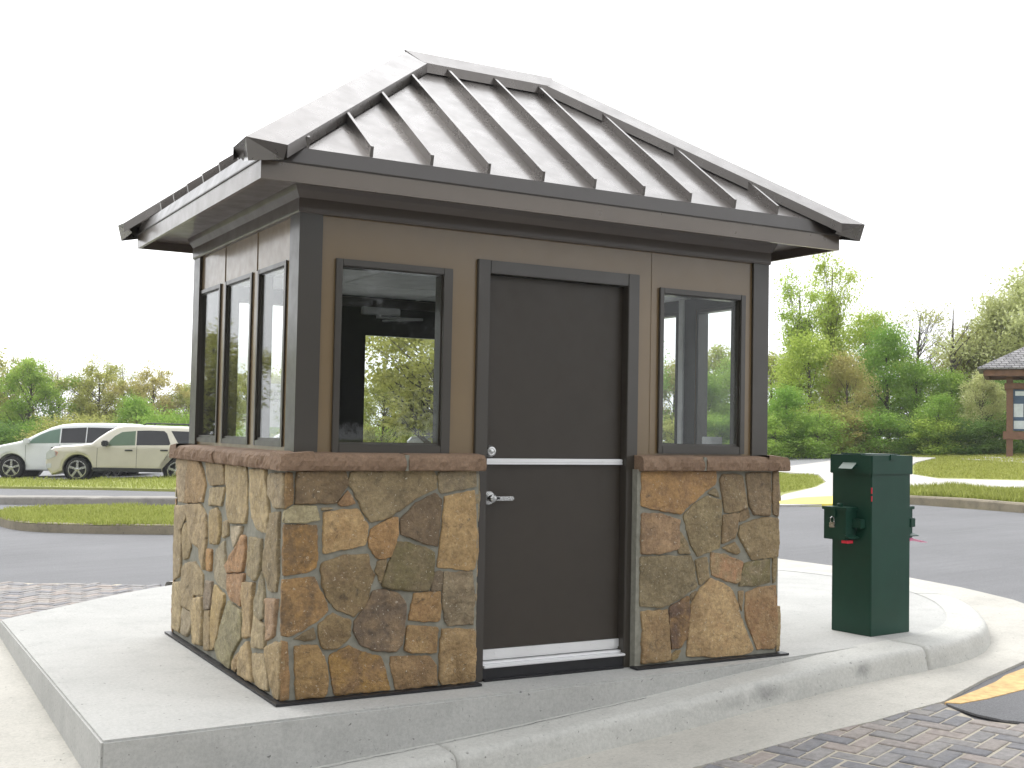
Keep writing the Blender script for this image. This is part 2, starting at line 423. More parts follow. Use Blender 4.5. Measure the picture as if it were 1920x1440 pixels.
def kerb_mesh():
    path = [Vector((-.85, -.305)), Vector((.94, -.223)), Vector((1.923, -.187)), Vector((2.9, -.11))]
    path += smooth_poly([Vector(p) for p in [front[3], (3.45, -.05)]+nose[:-2]], 3, False)[1:]
    d = [0]
    for a, b in zip(path, path[1:]): d.append(d[-1]+(b-a).length)
    joints = (1.55, 4.95, 7.6)
    ss = [k*.05 for k in range(int(d[-1]/.05))]+[j+e for j in joints for e in (-.006, -.0045, 0, .0045, .006)]
    ss = sorted(v for v in ss if not any(0 < abs(v-j) < .02 and abs(v-j) > .0061 for j in joints)); pts = []; i = 0
    for s_ in ss:
        while d[i+1] < s_: i += 1
        pts.append(path[i].lerp(path[i+1], (s_-d[i])/max(1e-6, d[i+1]-d[i])))
    prof = [(-.02, 0), (.0, 0), (.10, -.001), (.165, -.004), (.188, -.010), (.203, -.022), (.213, -.042), (.220, -.075), (.230, -.12), (.240, -.165), (.243, -.32)]
    vs = []; fs = []; m = len(prof)
    for i, p in enumerate(pts):
        a_ = pts[max(0, i-4)]; b_ = pts[min(i+4, len(pts)-1)]
        t = (b_-a_).normalized(); nrm = Vector((t.y, -t.x))
        zt = ktop(p.x) if p.y < 1 else .003
        inner = -.004 if p.x < 3.2 and p.y < 1 else -.06
        jt = .012 if min(abs(ss[i]-j) for j in joints) < .005 else 0
        for j, (o_, h) in enumerate(prof):
            oo = inner if j == 0 else o_
            q = p+nrm*oo
            wob = (noise.noise(Vector((q.x*9, q.y*9, j*.6)))*.004+noise.noise(Vector((q.x*2.2, q.y*2.2, 3)))*.007)*(1 if j > 2 else 0)
            q = q+nrm*(wob-(jt if j > 3 else 0))
            vs.append((q.x, q.y, zt+h+wob*.5-(jt if 0 < j <= 4 else 0)))
    for i in range(len(pts)-1):
        for j in range(m-1): fs.append((i*m+j, i*m+j+1, (i+1)*m+j+1, (i+1)*m+j))
    b = MB(); b.add(vs, fs); o = b.build('kerb', MAT['kerb'], smooth=True); o['kind'] = 'structure'
    # hairline crack along the top of the kerb
    vs = []; fs = []; n = 90
    for k in range(n+1):
        x = .05+k/n*1.9; yb = -.305+(x+.85)*.0458-.006; y = yb-.028+noise.noise(Vector((x*9, 0, 0)))*.012+noise.noise(Vector((x*40, 0, 4)))*.006
        w_ = .0016+abs(noise.noise(Vector((x*6, 2, 4))))*.003
        vs += [(x, y-w_, ktop(x)+.0012), (x, y+w_, ktop(x)+.0012)]
    for k in range(n): fs.append((2*k, 2*k+2, 2*k+3, 2*k+1))
    b = MB(); b.add(vs, fs); o = b.build('kerb_crack', MAT['black']); o['kind'] = 'structure'
kp = kerb_mesh()
# gutter apron outside the kerb, front and round the nose
gi = [(-.35, -.28), (.94, -.25), (1.923, -.2), (3.0, -.12), (4.5, .0), (5.7, .75), (6.5, 2.0), (6.5, 3), (6.2, 3.8), (5, 4.7)]
go_px = [(600, 1640), (980, 1530), (1320, 1440), (1500, 1390), (1640, 1357), (1770, 1320), (1850, 1275), (1960, 1225), (2010, 1185), (1960, 1150), (1900, 1128), (1800, 1104), (1700, 1085), (1580, 1066), (1460, 1050)]
go = [(p.x, p.y) for p in P2(go_px)]
gut = [(-.35, -.28), (-.35, -1.3)]+go+[(5.6, 5.4), (4.4, 4.6), (5.5, 4.0), (6.2, 3.2), (6.3, 2.2), (5.6, 1.0), (4.6, .25), (3.4, .1), (1.9, -.1), (.9, -.15)]
drape(gut, .016, 'gutter', MAT['gutter'], .25, .05)
# coarse concrete walk along the left side of the slab
def zwalk(x, y): return -.21+.03*(x+.86)+.035*(y-.1)
drape([(-2.6, -3.2), (-.3, -3.2), (-.32, -.27), (-.82, -.27), (-.82, 3.0), (-1.6, 3.4), (-2.6, 3.2)], 0, 'walkway', MAT['gutter'], .6, .25, zfun=zwalk)

# paver bands ---------------------------------------------------------------
def pavers(poly, name, rot, size=(.2, .1), off=.006, zfun=None):
    """herringbone setts as one surface, each sett a chamfered block"""
    cols_ = [(.24, .23, .225), (.21, .207, .213), (.28, .25, .23), (.30, .26, .235), (.26, .245, .235), (.19, .187, .195)]
    zf = zfun or G
    def inside(x, y):
        c = False; n = len(poly)
        for i in range(n):
            x1, y1 = poly[i][0], poly[i][1]; x2, y2 = poly[(i+1) % n][0], poly[(i+1) % n][1]
            if (y1 > y) != (y2 > y) and x < (x2-x1)*(y-y1)/(y2-y1)+x1: c = not c
        return c
    cx = sum(p[0] for p in poly)/len(poly); cy = sum(p[1] for p in poly)/len(poly)
    ext = max(math.hypot(p[0]-cx, p[1]-cy) for p in poly)+.3
    w = size[1]; N = int(ext/w)+3; c_, s_ = math.cos(rot), math.sin(rot)
    vs = []; fs = []; cl = []
    rnd = random.Random(3)
    for i in range(-N, N):
        for j in range(-N, N):
            r = (i-j) % 4
            if r == 0: a = (i*w, j*w, (i+2)*w, (j+1)*w)
            elif r == 3: a = (i*w, j*w, (i+1)*w, (j+2)*w)
            else: continue
            mx, my = (a[0]+a[2])/2, (a[1]+a[3])/2
            X, Y = cx+mx*c_-my*s_, cy+mx*s_+my*c_
            if not inside(X, Y): continue
            g = .0075; ch = .005; b = len(vs); tilt = rnd.uniform(-.003, .003)
            for ins, dz in ((g, -.03), (g, -.004), (g+ch, 0)):
                for (u, v) in ((a[0]+ins, a[1]+ins), (a[2]-ins, a[1]+ins), (a[2]-ins, a[3]-ins), (a[0]+ins, a[3]-ins)):
                    x, y = cx+u*c_-v*s_, cy+u*s_+v*c_
                    vs.append((x, y, zf(x, y)+off+.006+dz+tilt))
            fs += [(b+8, b+9, b+10, b+11)]+[(b+k, b+(k+1) % 4, b+4+(k+1) % 4, b+4+k) for k in range(4)]+[(b+4+k, b+4+(k+1) % 4, b+8+(k+1) % 4, b+8+k) for k in range(4)]
            cl += [rnd.choice(cols_)]*9
    me = bpy.data.meshes.new(name); me.from_pydata(vs, [], fs); ca = me.color_attributes.new('tone', 'FLOAT_COLOR', 'CORNER')
    for p in me.polygons:
        for li in p.loop_indices: ca.data[li].color = (*cl[p.index], 1)
    m = bpy.data.materials.get('clay pavers')
    if not m:
        q = NT('clay pavers'); a_ = q.new('ShaderNodeAttribute', attribute_name='tone'); q.set(Roughness=.85)
        c = q.mix(1, a_.outputs['Color'], q.ramp(q.noise(25, 5, .7), [(.3, .75), (.7, 1.25)]), 'MULTIPLY')
        c = q.mix(q.ramp(q.noise(5, 4), [(.5, 0), (.75, .35)]), c, (.32, .29, .24))
        q.base(c); q.bump(q.noise(90, 4, .7), .4, .004); m = q.mat
    o = link(name, me, m); o['kind'] = 'structure'
    return o
MAT['sand'] = concrete('joint sand', (.50, .45, .36), .2, .6)
pf = [(p.x, p.y) for p in P2([(1300, 1432), (1490, 1382), (1632, 1349), (1760, 1318), (1830, 1352), (1920, 1362), (2100, 1362)])]
pf = pf+[(4.6, -2.0), (3.0, -3.2), (1.2, -3.0), (.7, -1.9), (1.0, -1.4)]
drape(pf, .006, 'paver_joints', MAT['sand'], .25, .04); pavers(pf, 'pavers', .30)
pb = [(p.x, p.y) for p in P2([(-300, 1100), (0, 1102), (110, 1103), (235, 1105), (300, 1108)])]+[(.2, 4.0), (-.3, 3.7), (-1.0, 3.1), (-2.5, 3.35), (-3.4, 3.6)]
drape(pb, .05, 'paver_joints', MAT['sand'], .5, .1); pavers(pb, 'pavers', .62, off=.05)
# dark asphalt patch with old orange paint at the right edge
pa = P2([(1774, 1326), (1800, 1336), (1830, 1346), (1880, 1357), (1990, 1368), (2060, 1300), (1990, 1255), (1930, 1280), (1850, 1308)])
drape([(p.x, p.y) for p in pa], .020, 'road_patch', MAT['asphalt_dark'], .25, .012)
po = P2([(1771, 1325), (1800, 1314), (1835, 1300), (1868, 1285), (1885, 1273), (1925, 1258), (2010, 1228), (2050, 1255), (1960, 1288), (1920, 1300), (1850, 1318), (1800, 1327)])
MAT['orange'] = simple('worn orange paint', (.64, .42, .18), .8, 0, .25, 20)
drape([(p.x, p.y) for p in po], .024, 'road_marking', MAT['orange'], .25, .012)

# kerbed edge: ribbon box along a path
def kerb_line(pts, name, mat, h=.15, w=.16, closed=False, base=-.1, joints=2.2, off=0):
    pts = [Vector((p[0], p[1])) for p in pts]
    d = [0]
    ext = pts+([pts[0]] if closed else [])
    for a, b in zip(ext, ext[1:]): d.append(d[-1]+(b-a).length)
    step = .25; q = []; s_ = 0; i = 0
    while s_ < d[-1]:
        while d[i+1] < s_: i += 1
        q.append(ext[i].lerp(ext[i+1], (s_-d[i])/max(1e-6, d[i+1]-d[i]))); s_ += step
    n = len(q); vs = []; fs = []
    prof = [(0, base), (0, h-.03), (.02, h-.004), (.04, h), (w, h), (w, base)]; m = len(prof)
    for i, p in enumerate(q):
        a = q[(i-1) % n] if closed or i > 0 else p; b = q[(i+1) % n] if closed or i < n-1 else p
        t = (b-a).normalized(); nr = Vector((-t.y, t.x)); z0 = G(p.x, p.y)+off
        jt = int(i*step/joints) != int((i+1)*step/joints)
        for o_, z in prof:
            X = p+nr*o_; vs.append((X.x, X.y, z0+z-(.015 if jt and z > 0 else 0)))
    for i in range(n if closed else n-1):
        for j in range(m-1): fs.append((i*m+j, i*m+j+1, ((i+1) % n)*m+j+1, ((i+1) % n)*m+j))
    b = MB(); b.add(vs, fs); o = b.build(name, mat); o['kind'] = 'structure'; return o
# left island
isl = P2([(40, 996), (10, 990), (-12, 983), (-8, 976), (25, 969), (70, 964)])
isl_front = P2([(40, 996), (120, 1000), (320, 1003), (420, 1002), (560, 1001)])
isl_back = P2([(560, 962), (320, 964), (180, 965), (70, 964)])
island = [isl_front[-1]]+isl_front[-2:0:-1]+isl+isl_back[-2::-1]
island = [Vector((p.x, p.y)) for p in island]
island = smooth_poly(island, 2)
area = sum(island[i].x*island[(i+1) % len(island)].y-island[(i+1) % len(island)].x*island[i].y for i in range(len(island)))
if area < 0: island = island[::-1]
kerb_line(island, 'kerb', MAT['kerb_old'], .15, .16, True, joints=1.6)
drape([tuple(p) for p in island], .135, 'island_turf', MAT['grass'], .6)
# low concrete kerb across the road on the left
k2 = [Vector((p.x, p.y)) for p in P2([(-200, 942), (0, 946), (100, 947), (330, 949), (600, 949)])]
kerb_line(k2, 'kerb', MAT['kerb_grey'], .17, .7, joints=3.1)
# verge and parking lot
vg = [(p.x, p.y) for p in P2([(-300, 914), (0, 916), (200, 919), (330, 922), (620, 925), (700, 885), (330, 897), (160, 903), (0, 901), (-300, 899)])]
drape(vg, .06, 'verge', MAT['grass'], 1, .1)
lt = [(p.x, p.y) for p in P2([(-400, 899), (0, 901), (160, 903), (330, 897), (700, 888)])]
lt = lt+[loc(55, -2), loc(60, -14), loc(56, -32), loc(40, -30)]
drape(lt, .02, 'parking_lot', MAT['lot'], 1.5)

# right side: kerb, verge, path, lawns
def poly_px(name, px, off, mat, cell=.8, sm=0, thick=0):
    pts = [(p.x, p.y) for p in P2(px)]
    if sm: pts = [tuple(p) for p in smooth_poly([Vector(p) for p in pts], sm)]
    return drape(pts, off, name, mat, cell, thick)
poly_px('lawn', [(1380, 846), (2500, 846), (2500, 935), (1920, 930), (1700, 930), (1600, 950), (1380, 950)], .004, MAT['grass'], 1.2)
poly_px('road', [(1330, 858), (1440, 857), (1560, 858), (1600, 862), (1560, 870), (1480, 884), (1440, 888), (1330, 890)], .02, MAT['lot'], 1.2, 0, .1)
path_px = [(1380, 952), (1440, 948), (1470, 930), (1530, 916), (1549, 906), (1535, 892), (1462, 887), (1380, 885), (1440, 880), (1480, 876), (1540, 868), (1600, 860), (1680, 857), (1755, 860), (1716, 869), (1704, 880), (1712, 892), (1760, 900), (1920, 904), (2100, 906), (2300, 915), (2300, 945), (2000, 935), (1830, 929), (1712, 929), (1650, 935), (1600, 945), (1556, 949)]
poly_px('path', path_px, .035, MAT['path'], 1.0, 0, .1)
poly_px('yellow_ramp', [(1400, 951), (1458, 944), (1500, 937), (1560, 934), (1640, 938), (1650, 946), (1556, 949.5), (1460, 948)], .042, MAT['yellow'], 1.0, 0, .1)
poly_px('verge', [(1705, 945), (1700, 934), (1712, 931), (1830, 931), (2000, 937), (2300, 950), (2300, 968), (1920, 955), (1800, 947)], .09, MAT['grass'], .8)
kr = [Vector((p.x, p.y)) for p in P2([(1690, 945), (1710, 946), (1800, 951), (1920, 962), (2100, 975), (2300, 990)])]
kerb_line(kr, 'kerb', MAT['kerb_old'], .15, .16, joints=3)
poly_px('kiosk_pad', [(1800, 862), (1845, 858), (1980, 858), (2060, 866), (1980, 872), (1850, 866)], .03, MAT['path'], 1.0)
# grass blades (uncountable)
def inpoly(poly, x, y):
    c = False; n = len(poly)
    for i in range(n):
        x1, y1 = poly[i][0], poly[i][1]; x2, y2 = poly[(i+1) % n][0], poly[(i+1) % n][1]
        if (y1 > y) != (y2 > y) and x < (x2-x1)*(y-y1)/(y2-y1)+x1: c = not c
    return c
def blades(poly, count, h, off, name, seed=1, lean=.4, w=.006):
    rnd = random.Random(seed); xs = [p[0] for p in poly]; ys = [p[1] for p in poly]; vs = []; fs = []; n = 0
    while n < count:
        x, y = rnd.uniform(min(xs), max(xs)), rnd.uniform(min(ys), max(ys))
        if not inpoly(poly, x, y): continue
        cl = .55+.6*(noise.noise(Vector((x*1.3, y*1.3, 5)))+.5)
        if rnd.random() > cl: n += 0; 
        hh = h*rnd.uniform(.45, 1.3)*max(.35, cl); a = rnd.uniform(0, 6.28); dx, dy = math.cos(a)*w, math.sin(a)*w
        lx, ly = rnd.gauss(0, lean)*hh, rnd.gauss(0, lean)*hh; z = G(x, y)+off; b = len(vs)
        vs += [(x-dx, y-dy, z), (x+dx, y+dy, z), (x+lx*.4+dx*.7, y+ly*.4+dy*.7, z+hh*.6), (x+lx, y+ly, z+hh), (x+lx*.4-dx*.7, y+ly*.4-dy*.7, z+hh*.6)]
        fs.append((b, b+1, b+2, b+3, b+4)); n += 1
    me = bpy.data.meshes.new(name); me.from_pydata(vs, [], fs)
    at_ = me.attributes.new('shade', 'FLOAT', 'FACE')
    for i in range(len(fs)): at_.data[i].value = rnd.random()
    o = link(name, me, GRASSB); tag(o, None, None, None, 'stuff'); return o
GRASSB = leaf_mat('grass blades', (.26, .30, .06), (.44, .46, .15))
g1 = blades([tuple(p) for p in island], 26000, .085, .13, 'grass', 1, .35, .009)
tag(g1, 'bright green grass on the kerbed island left of the booth', 'grass')
vr = [(p.x, p.y) for p in P2([(1705, 944), (1700, 932), (1712, 929), (1830, 929), (2000, 936), (2150, 945), (2150, 962), (1920, 953), (1800, 946)])]
g2 = blades(vr, 14000, .16, .08, 'grass', 2, .25, .009); tag(g2, 'ragged grass along the kerb right of the green pay box', 'grass')
g3 = blades(vg, 14000, .10, .05, 'grass', 3, .3, .012); tag(g3, 'grass verge in front of the parked cars', 'grass')
lw = [(p.x, p.y) for p in P2([(1430, 851), (1900, 851), (2000, 860), (2000, 902), (1760, 896), (1715, 890), (1716, 872), (1760, 860), (1560, 856)])]
g4 = blades(lw, 24000, .07, .004, 'grass', 4, .4, .02); tag(g4, 'mown lawn grass between the path and the trees on the right', 'grass')
lw = [(p.x, p.y) for p in P2([(1400, 886), (1462, 889), (1530, 893), (1543, 905), (1525, 914), (1462, 925), (1400, 935)])]
g5 = blades(lw, 7000, .07, .004, 'grass', 5, .4, .012); tag(g5, 'small wedge of lawn between booth and pay box', 'grass')

# ------------------------------------------------------------------ guard booth
booth = empty('guard_booth', (0, 0, 0))
tag(booth, 'tan guard booth with stone base, dutch door and brown metal hip roof', 'booth')

# ---- stones, traced as outlines and given thickness
def cr(ox, oy, s_, pts): return [(ox+x/s_, oy+y/s_) for x, y in pts]
A_ = lambda p: cr(500, 860, 4.8, p)
B_ = lambda p: cr(500, 1090, 4.8, p)
C_ = lambda p: cr(310, 840, 8, p)
D_ = lambda p: cr(310, 1000, 8, p)
E_ = lambda p: cr(310, 1150, 8, p)
G_ = lambda p: cr(1180, 870, 6.4, p)
H_ = lambda p: cr(1180, 1060, 6.4, p)
left_pier = [
 (A_([(148,130),(235,140),(242,230),(240,400),(148,450)]), (142,114,72), (118,90,56)),
 (A_([(275,120),(715,112),(735,225),(690,300),(635,395),(440,400),(262,405)]), (108,90,66), (84,68,50)),
 (A_([(735,290),(800,405),(680,430),(645,400)]), (152,116,80), None),
 (A_([(765,120),(1150,112),(1510,115),(1535,180),(1530,270),(1350,360),(1200,460),(1100,530),(940,570),(860,440),(790,290),(745,225)]), (136,121,90), (112,98,72)),
 (A_([(1555,120),(1890,115),(1890,250),(1700,285),(1575,315),(1555,250)]), (130,118,92), (108,98,80)),
 (A_([(125,468),(250,425),(450,430),(470,550),(350,572),(140,575)]), (162,153,120), (140,132,100)),
 (A_([(505,445),(600,448),(505,470)]), (150,135,105), None),
 (A_([(150,600),(450,605),(462,800),(450,980),(380,1020),(150,1055)]), (98,74,48), (148,104,58)),
 (A_([(520,490),(820,455),(870,530),(915,600),(905,700),(890,775),(700,815),(515,855)]), (160,133,92), (145,116,76)),
 (A_([(1185,530),(1180,700),(1120,880),(1000,900),(930,790),(920,760),(945,640),(1110,540)]), (150,113,74), (122,84,52)),
 (A_([(1520,310),(1580,360),(1560,600),(1540,785),(1400,750),(1220,680),(1210,540),(1350,410)]), (92,76,60), (78,64,50)),
 (A_([(1610,350),(1880,290),(1892,600),(1885,980),(1860,1005),(1540,970),(1560,850),(1590,600)]), (163,135,92), (148,120,78)),
 (A_([(1180,755),(1300,765),(1515,840),(1508,1050),(1450,1190),(1260,1185),(1040,1150),(1100,950)]), (102,92,68), (92,86,54)),
 (A_([(1085,905),(1050,1080),(1030,1130),(990,1010),(1000,935)]), (130,112,80), None),
 (A_([(500,940),(700,880),(915,860),(930,950),(970,1050),(940,1150),(900,1310),(790,1420),(640,1360),(560,1270),(510,1130),(490,1010)]), (126,108,76), (104,84,58)),
 (A_([(120,1105),(350,1075),(430,1075),(450,1130),(540,1300),(550,1370),(420,1490),(230,1600),(85,1600),(95,1300)]), (150,114,70), (98,76,54)),
 (A_([(1600,1030),(1855,1020),(1870,1300),(1860,1490),(1640,1500),(1605,1440),(1590,1200)]), (124,112,90), (96,84,66)),
 (A_([(1520,1020),(1585,1030),(1578,1185),(1480,1190)]), (100,88,72), None),
 (B_([(960,85),(1060,75),(1200,120),(1260,210),(1250,330),(1240,420),(1220,560),(1170,630),(960,620),(840,560),(790,440),(800,360),(920,200)]), (116,96,74), (80,68,60)),
 (B_([(1330,115),(1570,95),(1565,345),(1540,360),(1285,350)]), (154,122,80), (140,106,66)),
 (B_([(1270,400),(1540,420),(1530,640),(1300,645),(1250,620)]), (142,115,76), (124,94,60)),
 (B_([(1585,435),(1870,435),(1892,700),(1897,890),(1700,935),(1585,930),(1558,870),(1568,550)]), (146,121,84), (120,96,62)),
 (B_([(600,300),(750,350),(760,490),(640,595),(520,605),(485,560),(470,400)]), (126,107,74), (104,84,56)),
 (B_([(250,520),(420,425),(440,520),(350,535)]), (104,90,66), None),
 (B_([(125,555),(195,560),(205,1060),(108,1085),(115,700)]), (124,98,66), (135,98,62)),
 (B_([(255,590),(460,580),(530,720),(558,870),(545,1010),(510,1045),(270,1070)]), (138,110,68), (122,94,56)),
 (B_([(575,670),(750,585),(850,640),(1020,680),(1070,800),(1115,1000),(850,1030),(612,1050),(590,900)]), (146,106,56), (114,86,56)),
 (B_([(1115,680),(1460,680),(1520,740),(1540,960),(1170,1005),(1130,800)]), (130,103,70), (110,84,56)),
]
right_pier = [
 (G_([(170,95),(1045,90),(1045,240),(920,330),(740,480),(620,600),(500,580),(300,540),(140,500),(150,300)]), (160,120,76), (134,102,68)),
 (G_([(150,600),(350,595),(610,670),(600,1010),(440,1060),(150,1080)]), (146,118,88), (116,92,70)),
 (G_([(625,815),(700,930),(740,1080),(600,1060),(600,900)]), (130,115,85), None),
 (G_([(1045,290),(1090,400),(955,355)]), (130,118,90), None),
 (G_([(945,390),(1110,440),(1108,700),(1090,1000),(830,1110),(745,950),(695,780),(665,620),(800,470)]), (126,114,84), (112,98,70)),
 (G_([(1118,120),(1360,140),(1400,400),(1420,530),(1280,575),(1158,585),(1130,400),(1098,220)]), (122,107,80), (106,88,64)),
 (G_([(1412,115),(1700,110),(1700,620),(1510,610),(1450,500),(1420,220)]), (115,99,76), (96,80,60)),
 (G_([(1735,95),(1800,90),(1795,620),(1735,590),(1728,400)]), (128,108,82), None),
 (G_([(1135,620),(1325,590),(1300,750),(1268,890),(1120,950)]), (122,104,78), (106,88,62)),
 (G_([(1342,582),(1428,545),(1462,638),(1335,698)]), (120,102,76), None),
 (G_([(1340,740),(1540,670),(1620,640),(1790,660),(1800,900),(1785,1110),(1480,1150),(1400,1000),(1318,860)]), (133,117,86), (116,100,72)),
 (G_([(1120,1010),(1270,948),(1345,1060),(1290,1085)]), (130,112,80), None),
 (G_([(145,1120),(740,1105),(778,1180),(818,1480),(700,1555),(480,1690),(350,1715),(140,1710)]), (117,107,82), (98,88,64)),
 (G_([(802,1165),(938,1112),(948,1220),(965,1360),(850,1458),(830,1300)]), (130,115,85), None),
 (G_([(990,1060),(1150,1090),(1368,1180),(1330,1400),(1290,1438),(1000,1330),(988,1200)]), (130,112,82), (148,108,80)),
 (G_([(1392,1192),(1690,1142),(1695,1420),(1540,1455),(1325,1468),(1360,1300)]), (110,101,78), (92,88,54)),
 (G_([(1732,1132),(1780,1122),(1765,1420),(1730,1420)]), (130,115,80), None),
 (H_([(150,565),(460,545),(485,800),(505,1140),(155,1180),(170,800)]), (146,122,86), (132,106,72)),
 (H_([(485,515),(710,380),(725,560),(715,850),(620,985),(520,1005),(505,800)]), (132,98,62), (84,62,56)),
 (H_([(530,1060),(635,1012),(590,1108),(525,1148)]), (135,115,75), None),
 (H_([(980,162),(1150,232),(1248,312),(1295,420),(1345,620),(1420,820),(1495,1000),(1450,1055),(1150,1095),(702,1088),(722,750),(742,500),(855,292)]), (166,140,100), (152,124,86)),
 (H_([(1318,325),(1382,315),(1358,555),(1325,440)]), (140,118,85), None),
 (H_([(1405,335),(1560,275),(1765,242),(1780,600),(1775,950),(1740,995),(1545,1005),(1478,830),(1410,650)]), (150,121,86), (134,96,66)),
 (H_([(742,360),(815,312),(752,438)]), (120,104,78), None),
]
left_face = [  # lighter tones: the brighter light on this side is in the stone colours
 (C_([(175,120),(335,150),(300,400),(270,800),(180,810),(160,450)]), (168,150,120)),
 (C_([(370,150),(505,180),(555,330),(590,560),(545,810),(300,825),(305,560),(330,350)]), (166,138,98)),
 (C_([(615,190),(880,210),(892,540),(670,568),(635,420)]), (164,144,108)),
 (C_([(670,600),(885,582),(832,868),(700,858),(655,870)]), (176,158,120)),
 (C_([(905,240),(1200,270),(1215,500),(1212,900),(1195,1135),(955,1115),(925,900),(910,600)]), (178,158,118)),
 (C_([(1272,312),(1495,322),(1525,700),(1550,1000),(1525,1285),(1385,1235),(1295,1050),(1265,700)]), (180,160,120)),
 (C_([(1562,385),(1766,375),(1766,905),(1620,895),(1545,700),(1532,450)]), (158,142,112)),
 (C_([(145,865),(285,865),(296,1060),(238,1160),(230,1600),(220,1900),(112,1975),(104,1500)]), (165,148,115)),
 (C_([(312,850),(515,842),(600,1000),(612,1300),(592,1500),(570,1830),(505,1500),(405,1425),(355,1250)]), (170,150,114)),
 (C_([(262,1180),(300,1125),(365,1380),(372,1500),(335,1640),(262,1675),(250,1400)]), (168,150,112)),
 (C_([(665,935),(755,895),(812,1000),(815,1300),(775,1435),(655,1435),(645,1200)]), (172,150,106)),
 (C_([(852,1105),(935,1085),(935,1315),(852,1345)]), (165,148,112)),
 (C_([(962,1172),(1155,1172),(1118,1300),(1010,1495),(975,1330)]), (185,172,145)),
 (D_([(1150,30),(1195,60),(1188,380),(1150,575),(925,598),(895,480),(1080,165)]), (170,130,92)),
 (D_([(935,615),(1175,605),(1165,720),(1145,960),(1108,1095),(1000,1000),(955,900)]), (168,130,94)),
 (D_([(880,105),(895,480),(918,600),(940,890),(825,800),(728,680),(705,500),(745,235)]), (160,150,124)),
 (D_([(622,232),(688,252),(678,560),(612,560)]), (180,130,84)),
 (D_([(245,520),(300,455),(425,425),(555,620),(550,935),(425,925),(385,1165),(255,1080),(235,700)]), (172,154,118)),
 (D_([(105,740),(235,722),(245,900),(225,1300),(200,1490),(84,1415)]), (172,155,118)),
 (D_([(262,1105),(378,1182),(388,1350),(368,1475),(310,1550),(232,1500),(238,1250)]), (160,148,122)),
 (D_([(425,965),(552,955),(548,1300),(545,1690),(402,1640),(390,1500),(402,1200)]), (176,156,116)),
 (D_([(595,705),(695,722),(685,900),(665,1135),(582,1145),(565,950)]), (138,124,106)),
 (D_([(732,775),(878,925),(868,1080),(808,1280),(795,1480),(755,1710),(682,1750),(675,1300),(702,900)]), (176,152,104)),
 (D_([(585,1165),(665,1155),(675,1755),(592,1750),(580,1400)]), (170,150,112)),
 (D_([(942,1015),(1135,1162),(1145,1300),(1125,1580),(1050,1690),(978,1850),(955,2050),(805,1890),(765,1720),(822,1400),(882,1200)]), (152,146,112)),
 (D_([(1165,735),(1325,745),(1305,960),(1285,1200),(1285,1545),(1165,1575),(1172,1200),(1155,950)]), (176,152,112)),
 (D_([(1245,55),(1435,92),(1435,300),(1415,560),(1325,715),(1222,620),(1235,300)]), (160,146,112)),
 (D_([(1562,-300),(1705,-320),(1688,0),(1685,600),(1650,875),(1545,865),(1465,500),(1525,0)]), (150,134,102)),
 (D_([(1440,565),(1475,900),(1475,1265),(1420,1295),(1335,1200),(1345,1020),(1405,800)]), (158,148,120)),
 (D_([(1502,975),(1675,992),(1640,1300),(1620,1535),(1502,1612),(1500,1300)]), (178,146,114)),
 (D_([(1325,1205),(1420,1325),(1495,1385),(1478,1725),(1305,1715),(1305,1450)]), (166,150,116)),
 (E_([(1500,505),(1620,440),(1722,445),(1715,700),(1700,1300),(1622,1275),(1562,1000),(1525,750)]), (166,144,104)),
 (E_([(1292,602),(1478,612),(1498,850),(1535,1175),(1440,1145),(1342,1075),(1295,800)]), (172,154,118)),
 (E_([(1230,425),(1268,650),(1298,900),(1305,1035),(1180,985),(1082,915),(1102,760),(1142,520)]), (176,154,114)),
 (E_([(1045,622),(1118,565),(1078,780),(1038,915),(985,875),(1002,720)]), (172,146,104)),
]
